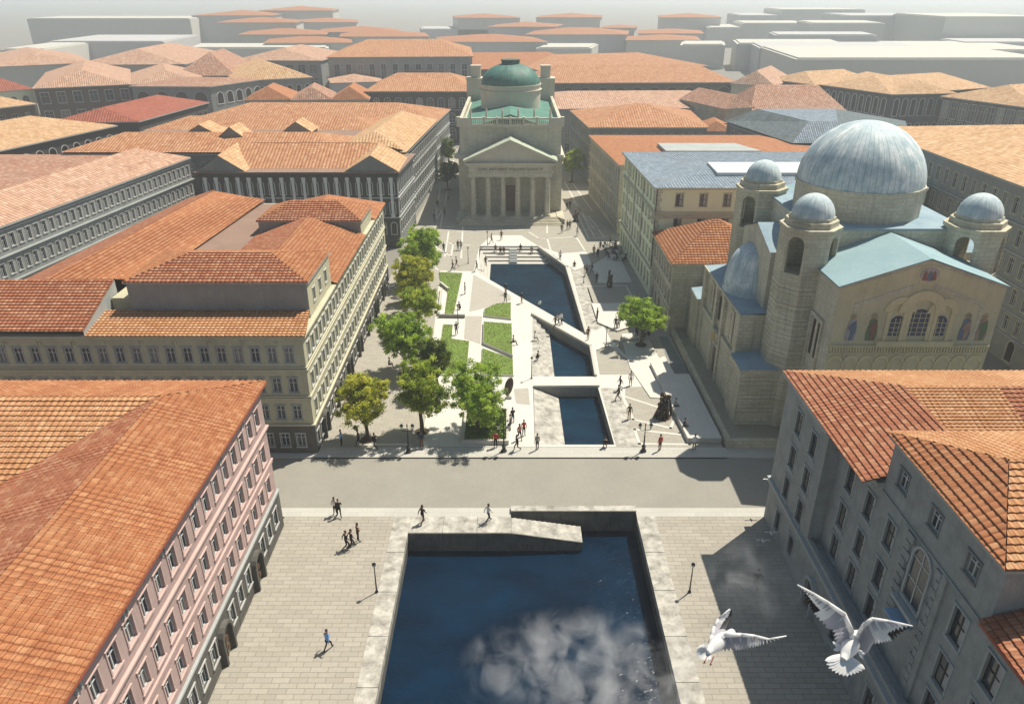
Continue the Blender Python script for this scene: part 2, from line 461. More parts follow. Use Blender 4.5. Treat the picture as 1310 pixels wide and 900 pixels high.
M['sash'] = plain('white_sash', (.6,.62,.62), .5)
M['sash_dark'] = plain('dark_sash', (.03,.03,.03), .5)
M['iron'] = plain('black_iron', (.02,.022,.022), .45, .3)
M['bronze'] = plain('dark_bronze', (.07,.045,.03), .5, .6)
M['lamp_glass'] = plain('lamp_glass', (.55,.55,.5), .3)
M['wood'] = plain('wood', (.16,.09,.05), .6)
M['copper'] = dome_mat('green_copper', [(.02,.085,.075),(.04,.15,.125),(.09,.23,.19)], 56)
M['copper_flat'] = weathered('copper_sheet', (.12,.26,.21), (.04,.15,.12), .7, streak=False)
M['copper_dark'] = plain('copper_lantern', (.05,.12,.105), .7)
M['lead'] = dome_mat('lead_dome', [(.24,.36,.43),(.46,.56,.6),(.84,.87,.87)], 64)
M['lead_flat'] = weathered('lead_sheet', (.34,.44,.5), (.16,.27,.36), .8, streak=False)
M['turquoise'] = weathered('turquoise_sheet', (.3,.43,.47), (.2,.33,.38), .6, streak=False)
def feather_mat(name, col):
    m, nt, ns, ln, b = new_mat(name)
    b.inputs['Base Color'].default_value = (*col, 1); b.inputs['Roughness'].default_value = .8
    tr = N(ns, 'ShaderNodeBsdfTranslucent'); tr.inputs[0].default_value = (*col, 1)
    ad = N(ns, 'ShaderNodeMixShader'); ad.inputs[0].default_value = .4
    ln.new(b.outputs[0], ad.inputs[1]); ln.new(tr.outputs[0], ad.inputs[2]); ln.new(ad.outputs[0], ns['Material Output'].inputs[0])
    return m
M['gull_white'] = feather_mat('white_feathers', (.9,.9,.91))
M['gull_grey'] = feather_mat('grey_feathers', (.62,.61,.66))
M['gull_black'] = plain('black_feathers', (.02,.02,.025), .6)
M['gull_leg'] = plain('gull_leg', (.3,.1,.07), .6)
# ================================================================ ground and water
def flat(loops, z):
    """tessellated sheet with holes: first loop is the outline"""
    mb = MB()
    L = [[Vector((p[0], p[1], 0)) for p in lp] for lp in loops]
    tris = tessellate_polygon(L)
    al = [p for lp in L for p in lp]
    mb.v = [(p.x, p.y, z) for p in al]
    for t in tris:
        a, b, c = (al[i] for i in t)
        mb.f.append(tuple(t) if (b-a).cross(c-a).z > 0 else tuple(reversed(t))); mb.m.append(0)
    return mb
def skirt(mb, loop, z0, z1, m=0):
    for i in range(len(loop)):
        a, b = loop[i], loop[(i+1) % len(loop)]
        mb.face([(a[0],a[1],z0),(b[0],b[1],z0),(b[0],b[1],z1),(a[0],a[1],z1)], m)
def pxs(pts, z=0.0):
    return [at(x, y, z) for x, y in pts]

# openings for the water
MAINPOOL = [(-8.6, 12), (10.6, 12), (10.6, 50.85), (-0.1, 50.85), (-0.1, 50.4), (-8.6, 50.4)]
POOL1 = pxs([(613,350), (748,427), (723,343), (689,318), (613,318)])
POOL2 = pxs([(681,481.5), (761,481.5), (754,444.6), (681,404)])
POOL3 = pxs([(684,568.5), (786,568.5), (765,495.5), (682,496)])
holes = [MAINPOOL, POOL1, POOL2, POOL3]
struct('ground', flat([[(-5000,-300),(5000,-300),(5000,6000),(-5000,6000)]] + holes, -.12), M['ground'])
# road
struct('road', flat([[(-200,51.6),(200,51.6),(200,59.3),(-200,59.3)]], -.116), M['asphalt'])
# near quay and paving
sq = [(-19.3,4),(21.6,4),(21.6,50.4),(-19.3,50.4)]
cop = [(-9.95, 12), (12.1, 12), (12.1, 50.4), (10.6, 50.4), (10.6, 50.4)]
mb = flat([[(-19.3,4),(-9.95,4),(-9.95,50.4),(-19.3,50.4)]], 0); struct('quay_paving', mb, M['paving'])
mb = flat([[(12.1,4),(21.6,4),(21.6,50.4),(12.1,50.4)]], 0); struct('quay_paving', mb, M['paving'])
mb = MB()
mb.prism([(-60,50.4),(-.1,50.4),(-.1,51.6),(-60,51.6)], -.5, .01, 0)
mb.prism([(-.1,50.85),(10.6,50.85),(10.6,51.6),(-.1,51.6)], -.5, .012, 0)
mb.prism([(10.6,50.4),(60,50.4),(60,51.6),(10.6,51.6)], -.5, .01, 0)
struct('kerb', mb, M['kerb'])
# coping slabs along the basin
mb = MB(); r2 = random.Random(3)
for xa, xb, ph in ((-9.95, -8.55, 0.0), (10.55, 12.1, 0.4)):
    ys = [12, 16, 20.1, 24.4, 28.8, 33.2 + ph, 37.4, 41.6 + ph*.4, 45.9, 50.4]
    for a, b in zip(ys, ys[1:]):
        mb.box(xa + r2.uniform(-.012,.012), xb + r2.uniform(-.012,.012), a + .025, b - .025, -.6, .05 + r2.uniform(-.01,.012))
struct('quay_coping', mb, M['quay_stone'])
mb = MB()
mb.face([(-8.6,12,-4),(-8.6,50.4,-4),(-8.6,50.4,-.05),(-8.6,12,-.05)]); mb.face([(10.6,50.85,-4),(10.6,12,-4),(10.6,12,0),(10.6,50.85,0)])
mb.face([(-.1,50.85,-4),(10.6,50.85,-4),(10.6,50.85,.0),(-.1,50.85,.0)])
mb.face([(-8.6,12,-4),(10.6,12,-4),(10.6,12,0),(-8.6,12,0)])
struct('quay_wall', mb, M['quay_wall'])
# platform and the stair ramp going down to the water
mb = MB()
for k in range(3):
    mb.box(-8.55 + k*2.83, -8.55 + (k+1)*2.83 - .03, 48.3, 50.38, -4, .05 - .003*k, 0)
n = 14
for k in range(n):
    xa = -.06 + k*5.9/n; z = .03 - (k+1)*.95/n
    mb.box(xa, xa + 5.9/n, 48.3, 50.3, -4, z, 0)
mb.box(10.6-10.7, 10.6, 50.86, 51.55, -.1, .28, 0)
o = struct('quay_landing', mb, M['quay_stone'])
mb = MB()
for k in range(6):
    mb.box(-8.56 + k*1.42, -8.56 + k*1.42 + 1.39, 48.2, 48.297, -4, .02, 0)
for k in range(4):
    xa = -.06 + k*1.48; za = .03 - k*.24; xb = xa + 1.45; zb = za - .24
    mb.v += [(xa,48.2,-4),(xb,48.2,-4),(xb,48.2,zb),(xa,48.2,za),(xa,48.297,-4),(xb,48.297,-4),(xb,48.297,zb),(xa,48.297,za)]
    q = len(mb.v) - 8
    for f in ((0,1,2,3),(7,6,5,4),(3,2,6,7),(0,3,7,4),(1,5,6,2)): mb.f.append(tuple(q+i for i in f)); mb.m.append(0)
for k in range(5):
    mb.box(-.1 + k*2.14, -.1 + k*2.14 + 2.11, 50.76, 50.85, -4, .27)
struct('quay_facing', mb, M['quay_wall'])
struct('water', flat([[(-8.7,11.9),(10.7,11.9),(10.7,50.95),(-8.7,50.95)]], -1.8), M['water_front'])
# far water
def wall_loop(name, loop, z0, z1, mat):
    mb = MB(); skirt(mb, loop, z0, z1); return struct(name, mb, mat)
for lp in (POOL1, POOL2, POOL3):
    wall_loop('basin_wall', lp, -3, .0, M['concrete_wall'])
WZ = -1.15
grow = lambda lp: [((p[0]-sum(q[0] for q in lp)/len(lp))*1.02 + sum(q[0] for q in lp)/len(lp), (p[1]-sum(q[1] for q in lp)/len(lp))*1.02 + sum(q[1] for q in lp)/len(lp)) for p in lp]
for lp in (POOL1, POOL2, POOL3):
    struct('water', flat([grow(lp)], WZ), M['water_back'])
# the square: block paving, then pale slabs over it
SQ = [(-19,59.3),(20.6,59.3),(20.6,100),(19.5,133),(17.6,165),(15.5,215),(-17.5,215),(-17.8,165),(-19,139)]
mb = flat([SQ, POOL1, POOL2, POOL3], 0); skirt(mb, SQ, -.5, 0)
struct('square_paving', mb, M['paving2'])
mb = MB(); mb.prism([(-60,59.3),(60,59.3),(60,61.0),(-60,61.0)], -.5, .006)
struct('pavement', mb, M['kerb'])
PALE = pxs([(540,571), (563,346), (606,347), (613,315.5), (629,301), (667,301), (690,315.5), (714,323), (736,342), (763,398), (780,432), (836,494), (800,495), (797,571)], .008)
mb = flat([PALE, POOL1, POOL2, POOL3], .008)
struct('pale_paving', mb, M['paving_pale'])
def sheet(name, pts, z, mat):
    return struct(name, flat([pxs(pts, z)], z), mat)
def strip(pts, w, z, mb):
    P = pxs(pts, z)
    for a, b in zip(P, P[1:]):
        d = (b - a); d.z = 0; d.normalize(); n = Vector((-d.y, d.x, 0)) * w / 2; e = d * w / 2
        mb.face([a - n - e, b - n + e, b + n + e, a + n - e])
sheet('sett_paving', [(605.6,351),(653,377.5),(654,384),(620,394),(600,399)][::-1], .013, M['paving_brick'])
sheet('sett_paving', [(595.6,404),(616.7,404),(614.4,440),(593.3,433)][::-1], .013, M['paving_brick'])
sheet('sett_paving', [(657,497),(676,496),(678,518),(660,516)][::-1], .013, M['paving_brick'])
# weathered stone margins right of the basins
sheet('stone_margin', [(768,496),(792,496),(817,571),(788,571)][::-1], .013, M['quay_stone'])
sheet('stone_margin', [(728,338),(742,337),(770,420),(752,424)][::-1], .013, M['quay_stone'])
sheet('sett_paving', [(762,448),(778,441),(808,463),(812,479),(767,479)][::-1], .013, M['paving2'])
# thin white stone lines set in the paving
mb = MB()
L = [[(800,507),(866,528),(858,547),(810,536),(797,507)],
     [(812,549),(875,556),(882,568),(818,567),(812,549)],
     [(750,366),(801,365),(812,388)], [(750,366),(760,386)],
     [(700,305),(737,303),(748,320)], [(700,305),(706,325)], [(737,270),(753,305),(776,303)],
     [(741,294),(765,293),(772,302)], [(733,257),(760,292)], [(752,276),(764,290),(752,290)],
     [(556,294),(560,325)], [(574,296),(569,328)], [(585,296),(620,295)], [(566,310),(580,311),(577,328),(561,318)],
     [(577,312),(601,313)], [(592,290),(590,330)], [(545,330),(560,345)],
     [(580,205),(563,291)], [(563,240),(556,285),(548,300)], [(570,262),(552,290),(580,290)],
     [(722,232),(760,302)], [(728,228),(758,270)], [(640,294),(670,294)], [(700,285),(700,298)], [(677,297),(690,305),(700,305)],
     [(470,568),(523,568)]]
for l in L: strip(l, .28 if len(l) < 6 else .55, .012, mb)
struct('paving_lines', mb, M['line'])
mb = MB()
for p in ([(722,238),(744,262),(752,302),(733,302)],):
    pass
# terraces down to the upper basin
mb = MB()
y0 = at(650, 318).y; y1 = at(650, 329.5).y; x0 = at(613, 330).x; x1 = x_at(627, at(627, 340).y, 0)
xe = at(689, 318).x
for k in range(4):
    z = -.02 - .27*(k+1); f = k/4; g = (k+1)/4
    ya = y0 + (y1-y0)*f - .01; yb = y0 + (y1-y0)*g
    xa = x0 + (x1-x0)*f + .01; xb = x0 + (x1-x0)*g
    mb.box(xa, xe + (y0-yb)*.32, yb, ya, -3, z)
    mb.box(xa, xb, at(613,350).y - (xb-x0)*1.45, yb, -3, z)
struct('basin_steps', mb, M['concrete'])
mb = MB()
for k in range(9):
    y = y0 + (y1-y0)*k/9; xx = at(656.5, 323).x
    mb.box(xx-.65, xx+.65, y-.38, y-.05, -.3 - .1*k, .02 - .1*k)
solo('metal_steps', mb, M['grey_trim'], 'small ribbed grey ramp laid over the terraces at the head of the upper basin', 'steps')
# steps of the second basin and the sloping stone of the third
mb = MB()
A = pxs([(681,404),(681,481.5)]); B = pxs([(702.6,416.0),(710.5,481.5)])
for k in range(4):
    f0, f1 = k/4, (k+1)/4
    p = [A[0].lerp(B[0], f0), A[1].lerp(B[1], f0), A[1].lerp(B[1], f1), A[0].lerp(B[0], f1)]
    mb.prism([(q.x, q.y) for q in reversed(p)][::-1], -3, -.05 - .27*k)
struct('basin_steps', mb, M['quay_stone'])
mb = MB()
q = [at(682.5,496.5), at(684,568.3), at(726,568.3,-1.15), at(716,497.5,-1.15)]
mb.face([(q[0].x+.02,q[0].y-.05,-.02),(q[1].x+.02,q[1].y+.05,-.02),(q[2].x,q[1].y+.05,-1.25),(q[3].x,q[0].y-.05,-1.25)])
struct('basin_slope', mb, M['quay_stone'])
# parapets of the basins
def parapet(pts, w, h, label, mat='concrete', z=0, gr=None):
    mb = MB(); P = pxs(pts, z)
    for a, b in zip(P, P[1:]):
        d = (b-a).normalized()
        mb.obox((a+b)/2, d, (b-a).length/2 + w*.3, w/2, z, z+h)
    c = sum(P, Vector())/len(P); c.z = z
    return solo('parapet', mb, M[mat], label, 'low wall', gr, loc=c)
parapet([(690,318),(724.5,343)], .45, .45, 'thick pale parapet slanting along the north-east corner of the upper basin')
parapet([(724.5,343.5),(749.5,427)], .3, .35, 'long thin parapet on the right bank of the upper basin')
parapet([(681,403),(755,444)], .35, .35, 'pale parapet on the diagonal footbridge above the second basin')
parapet([(755.5,445),(762,481)], .3, .3, 'short parapet on the right bank of the second basin')
parapet([(683,495),(766,494.5)], .25, .25, 'low kerb wall along the level footbridge between second and third basins')
parapet([(614,316.5),(688,316.5)], .3, .3, 'straight pale kerb wall behind the terraces at the head of the upper basin')
# lawns with concrete edging
def lawn(pts, h, lab):
    P = pxs(pts, h); c = sum(P, Vector())/len(P)
    t = thing('lawn', lab, 'lawn', (c.x, c.y, 0), 'lawns of the square')
    poly = [(p.x, p.y) for p in P]
    if sum(a[0]*b[1]-b[0]*a[1] for a, b in zip(poly, poly[1:]+poly[:1])) < 0: poly.reverse()
    ins = [(c.x + (x-c.x)*.965, c.y + (y-c.y)*.965) for x, y in poly]
    mb = MB(); mb.prism(poly, 0, h); part('edging', mb, M['concrete'], t)
    mb = MB(); mb.prism(ins, h-.05, h+.05)
    r = random.Random(int(c.x*100))
    xs = [p[0] for p in ins]; ys = [p[1] for p in ins]
    def inside(x, y):
        k = False
        for (xa,ya),(xb,yb) in zip(ins, ins[1:]+ins[:1]):
            if (ya > y) != (yb > y) and x < (xb-xa)*(y-ya)/(yb-ya)+xa: k = not k
        return k
    cnt = 0
    area = (max(xs)-min(xs))*(max(ys)-min(ys))
    for _ in range(int(area*45)):
        x, y = r.uniform(min(xs), max(xs)), r.uniform(min(ys), max(ys))
        if not inside(x, y): continue
        a = r.uniform(0, 6.28); w = .05; hh = r.uniform(.05,.13)
        dx, dy = math.cos(a)*w, math.sin(a)*w; lx, ly = r.uniform(-.06,.06), r.uniform(-.06,.06)
        mb.face([(x-dx,y-dy,h+.04),(x+dx,y+dy,h+.04),(x+lx,y+ly,h+.04+hh)])
    g = part('grass', mb, M['grass'], t)
    return t
lawn([(561.7,347.5),(592,348.6),(580.2,404.4),(568.8,403.7),(573,373),(563.5,365)], .15, 'long narrow lawn at the back left, beside the row of trees')
lawn([(567,414),(579,415),(577.7,433),(600.8,436.4),(597,479),(558,479)], .15, 'stepped lawn on the left, its lower end behind a bushy tree')
lawn([(619.3,395.5),(634.6,388.4),(654,386.6),(654,407.5),(619,403.6)], .25, 'small upper lawn nearest the basins with a cut corner')
lawn([(618.6,410.8),(655,413.6),(656,454),(617.5,437.5)], .4, 'largest lawn of the right row, with a slanting front wall')
lawn([(616.8,445),(656.6,458.7),(657.3,479.8),(615,479)], .2, 'lowest lawn of the right row, above the round sculpture')
parapet([(562,406),(594,406.5)], .3, .5, 'short grey wall between the two left lawns', 'concrete_wall')
parapet([(565,372),(561,404)], .3, .45, 'pale bench wall at the left edge of the narrow lawn')
parapet([(573.5,372),(563.5,364)], .3, .5, 'angled end wall notched into the narrow lawn')
# raised terraces on the right
def terrace(pts, h, lab, mat='paving_pale'):
    P = pxs(pts, h); c = sum(P, Vector())/len(P)
    poly = [(p.x, p.y) for p in P]
    if sum(a[0]*b[1]-b[0]*a[1] for a, b in zip(poly, poly[1:]+poly[:1])) < 0: poly.reverse()
    mb = MB(); mb.prism(poly, 0, h, 1, 0)
    return solo('terrace', mb, [M[mat], M['concrete']], lab, 'terrace', loc=(c.x, c.y, 0))
terrace([(756,340),(789,320),(808.5,361),(765,362)], .12, 'pale stone terrace with the cafe tables, half in shade')
terrace([(707,325),(750,321.5),(757,338),(735,346)], .08, 'small pale terrace between the upper basin and the cafe')
terrace([(757,388),(799,387),(808,417),(790,422.5),(765,412)], .25, 'pale terrace with slanted front edge behind the single tree')
terrace([(795,433),(828,430),(858,484),(866,510),(832,508),(806,470)], .1, 'pale terrace carrying the single tree')
terrace([(795,427),(815,425),(818,432),(797,434)], .45, 'short pale bench slab beside the single tree')
terrace([(832,463),(850,455),(863,478),(881.5,478),(923.5,560),(880,560)], .55, 'big raised pale platform in front of the domed church')
sheet('stone_panel', [(751,368),(799,367),(810,386),(757,387)][::-1], .013, M['paving2'])
sheet('dark_paving', [(843,430),(853,430),(881,477),(863,477),(852,455)][::-1], .013, M['blue_grey'])
# ================================================================ building kit
def tiled(mb, pts, mat=0, geo=False, su=.42, sv=.42, rel=.075):
    """clay tiles on a convex sloping polygon; geo=True models every tile"""
    P = [Vector(p) for p in pts]
    n = Vector((0,0,0))
    for i in range(len(P)): n += (P[i]-P[0]).cross(P[(i+1) % len(P)]-P[0])
    n.normalize()
    if n.z < 0: P.reverse(); n = -n
    u = Vector((0,0,1)).cross(n)
    if u.length < 1e-4: u = Vector((1,0,0))
    u.normalize(); v = n.cross(u)           # v points up the slope
    o = Vector((0,0,0)) + n * P[0].dot(n)
    C = [((p-o).dot(u), (p-o).dot(v)) for p in P]
    if not geo:
        mb.face(P, mat, C); return
    u0, u1 = min(c[0] for c in C), max(c[0] for c in C); v0, v1 = min(c[1] for c in C), max(c[1] for c in C)
    i0, i1 = math.floor(u0/su), math.ceil(u1/su); j0, j1 = math.floor(v0/sv), math.ceil(v1/sv)
    SEG = ((0,0),(.28,.8),(.5,1.0),(.72,.8))
    us = [((i + s) * su, h) for i in range(i0, i1) for s, h in SEG] + [(i1*su, 0)]
    bm = bmesh.new(); r = random.Random(int(abs(P[0].x*31 + P[0].y*17)))
    for j in range(j0, j1):
        va, vb = (j + .0005) * sv, (j + .9995) * sv
        off = r.uniform(-.03,.03)*su; jl = r.uniform(-.006,.006)
        lo = [bm.verts.new(o + u*(a+off) + v*va + n*(rel*.8*h + rel*.95 + jl)) for a, h in us]
        hi = [bm.verts.new(o + u*(a+off) + v*(vb+.0) + n*(rel*.8*h)) for a, h in us]
        ba = [bm.verts.new(o + u*(a+off) + v*(va-.0004*sv) + n*(rel*.8*h - .01)) for a, h in us]
        for k in range(len(us)-1):
            bm.faces.new((lo[k], lo[k+1], hi[k+1], hi[k]))
            bm.faces.new((ba[k], ba[k+1], lo[k+1], lo[k]))
    for a, b in zip(P, P[1:]+P[:1]):
        bmesh.ops.bisect_plane(bm, geom=bm.verts[:]+bm.edges[:]+bm.faces[:], plane_co=a, plane_no=(b-a).cross(n), clear_outer=True)
    base = len(mb.v); bm.verts.index_update()
    for vt in bm.verts: mb.v.append(tuple(vt.co))
    for f in bm.faces:
        mb.f.append(tuple(base + vt.index for vt in f.verts)); mb.m.append(mat)
        mb.uv[len(mb.f)-1] = [((vt.co-o).dot(u), (vt.co-o).dot(v)) for vt in f.verts]
    bm.free()
    mb.face([p - n*.012 for p in P], mat, C)

def grow_quad(Q, d):
    """offset a convex ccw polygon outwards by d"""
    Q = [Vector(q[:2]) for q in Q]; out = []
    for i in range(len(Q)):
        a, b, c = Q[i-1], Q[i], Q[(i+1) % len(Q)]
        e1 = (b-a).normalized(); e2 = (c-b).normalized()
        n1 = Vector((e1.y,-e1.x)); n2 = Vector((e2.y,-e2.x))
        k = 1 + n1.dot(n2)
        out.append(b + (n1+n2)*(d/max(.3,k)))
    return out
def hip_faces(Q, ze, rise, gable=(False, False), ratio=None):
    """faces of a hipped roof over a ccw quad; the ridge runs along the longer side"""
    A = [Vector((q[0], q[1], ze)) for q in Q]
    if (A[1]-A[0]).length < (A[2]-A[1]).length: A = A[1:] + A[:1]
    w = ((A[2]-A[1]).length + (A[3]-A[0]).length)/4
    m1 = (A[0]+A[3])/2; m2 = (A[1]+A[2])/2; d = m2 - m1
    ins = min(w * (ratio or 1.0), d.length*.49); d.normalize()
    r1 = m1 + d*(0 if gable[0] else ins); r2 = m2 - d*(0 if gable[1] else ins)
    r1.z = r2.z = ze + rise
    return [[A[0],A[1],r2,r1],[A[2],A[3],r1,r2],[A[3],A[0],r1],[A[1],A[2],r2]]

_wm = {}
def window_mesh(style, w, h, trim='white_trim'):
    """origin: bottom middle of the opening in the wall face; outwards is -y"""
    key = (style, round(w,2), round(h,2), trim)
    if key in _wm: return _wm[key]
    f = MB(); g = MB(); hw = w/2
    if style in ('casement', 'dark', 'plain'):
        t, pr = (.1, .045) if style != 'plain' else (.08, .04)
        f.box(-hw-t, -hw, -pr, .0, -t, h+t, 0); f.box(hw, hw+t, -pr, .0, -t, h+t, 0)
        f.box(-hw, hw, -pr, .0, h, h+t, 0)
        f.box(-hw-t*1.4, hw+t*1.4, -pr*2.2, .0, -t*1.3, -.005, 0)
        if style != 'plain': f.box(-hw-t*1.5, hw+t*1.5, -pr*2.2, 0, h+t, h+t*1.6, 0)
        s, d = .055, .13
        for x in (-hw, hw-s): f.box(x, x+s, d, d+.05, 0, h, 1)
        for z in (0, h-s): f.box(-hw+s, hw-s, d, d+.05, z, z+s, 1)
        f.box(-s*.6, s*.6, d-.01, d+.05, s, h-s, 1)
        if style != 'dark': f.box(-hw+s, hw-s, d, d+.04, h*.64, h*.64+s, 1)
        else: f.box(-hw+s, hw-s, d, d+.04, h*.5, h*.5+s, 1)
        g.face([(-hw,.18,0),(hw,.18,0),(hw,.18,h),(-hw,.18,h)], 0)
        if style == 'dark':
            g.face([(0.02,.178,0.05),(hw-.04,.178,.05),(hw-.04,.178,h-.05),(0.02,.178,h-.05)], 1)
    elif style in ('arch', 'archdark'):
        n = 8; t = .16; r = hw; zc = h - r
        inner = [(-hw,0)] + [(-r*math.cos(math.pi*i/n), zc + r*math.sin(math.pi*i/n)) for i in range(n+1)] + [(hw,0)]
        outer = [(-hw-t,0)] + [(-(r+t)*math.cos(math.pi*i/n), zc + (r+t)*math.sin(math.pi*i/n)) for i in range(n+1)] + [(hw+t,0)]
        for i in range(len(inner)-1):
            a, b, c, d = inner[i], inner[i+1], outer[i+1], outer[i]
            f.face([(a[0],-.12,a[1]),(b[0],-.12,b[1]),(c[0],-.12,c[1]),(d[0],-.12,d[1])], 0)
            f.face([(a[0],-.12,a[1]),(a[0],.0,a[1]),(b[0],.0,b[1]),(b[0],-.12,b[1])], 0)
            f.face([(d[0],-.12,d[1]),(c[0],-.12,c[1]),(c[0],.0,c[1]),(d[0],.0,d[1])], 0)
        f.box(-hw-t, hw+t, -.16, 0, -.15, 0, 0)
        if style == 'arch':
            f.box(-.03,.03,-.05,-.02,0,h,1); f.box(-hw,hw,-.05,-.02,zc-.03,zc+.03,1); f.box(-hw,hw,-.05,-.02,zc*.5-.03,zc*.5+.03,1)
        g.face([(x,-.015,z) for x, z in inner], 0)
    elif style == 'door':
        n = 8; t = .22; r = hw; zc = h - r
        inner = [(-hw,0)] + [(-r*math.cos(math.pi*i/n), zc + r*math.sin(math.pi*i/n)) for i in range(n+1)] + [(hw,0)]
        outer = [(-hw-t,0)] + [(-(r+t)*math.cos(math.pi*i/n), zc + (r+t)*math.sin(math.pi*i/n)) for i in range(n+1)] + [(hw+t,0)]
        for i in range(len(inner)-1):
            a, b, c, d = inner[i], inner[i+1], outer[i+1], outer[i]
            f.face([(a[0],-.35,a[1]),(b[0],-.35,b[1]),(c[0],-.35,c[1]),(d[0],-.35,d[1])], 0)
            f.face([(a[0],-.35,a[1]),(a[0],.0,a[1]),(b[0],.0,b[1]),(b[0],-.35,b[1])], 0)
            f.face([(d[0],-.35,d[1]),(c[0],-.35,c[1]),(c[0],.0,c[1]),(d[0],.0,d[1])], 0)
        g.face([(x,-.02,z) for x, z in inner], 0)
        f.box(-.04,.04,-.07,-.02,0,h,1); f.box(-hw,hw,-.07,-.02,zc-.05,zc+.05,1)
        for z in (.3, zc*.55):
            for x in (-hw*.55, hw*.55): f.box(x-.18,x+.18,-.05,-.02,z,z+.5,1)
    sash = M['sash_dark'] if style in ('dark','archdark') else (M['wood'] if style == 'door' else M['sash'])
    fm = f.mesh('window_frame', [M[trim], sash]); gm = g.mesh('pane', [M['glass'] if style != 'archdark' else M['glass_black'], M['curtain']])
    # both in one, for windows too small to part
    bm = bmesh.new(); bm.from_mesh(fm)
    tmp = bmesh.new(); tmp.from_mesh(gm)
    for fc in tmp.faces: fc.material_index += 2
    tm = bpy.data.meshes.new('t'); tmp.to_mesh(tm); tmp.free(); bm.from_mesh(tm); bpy.data.meshes.remove(tm)
    me = bpy.data.meshes.new('window'); bm.to_mesh(me); bm.free()
    for m in (M[trim], sash, M['glass'] if style != 'archdark' else M['glass_black'], M['curtain']): me.materials.append(m)
    _wm[key] = (fm, gm, me)
    return _wm[key]

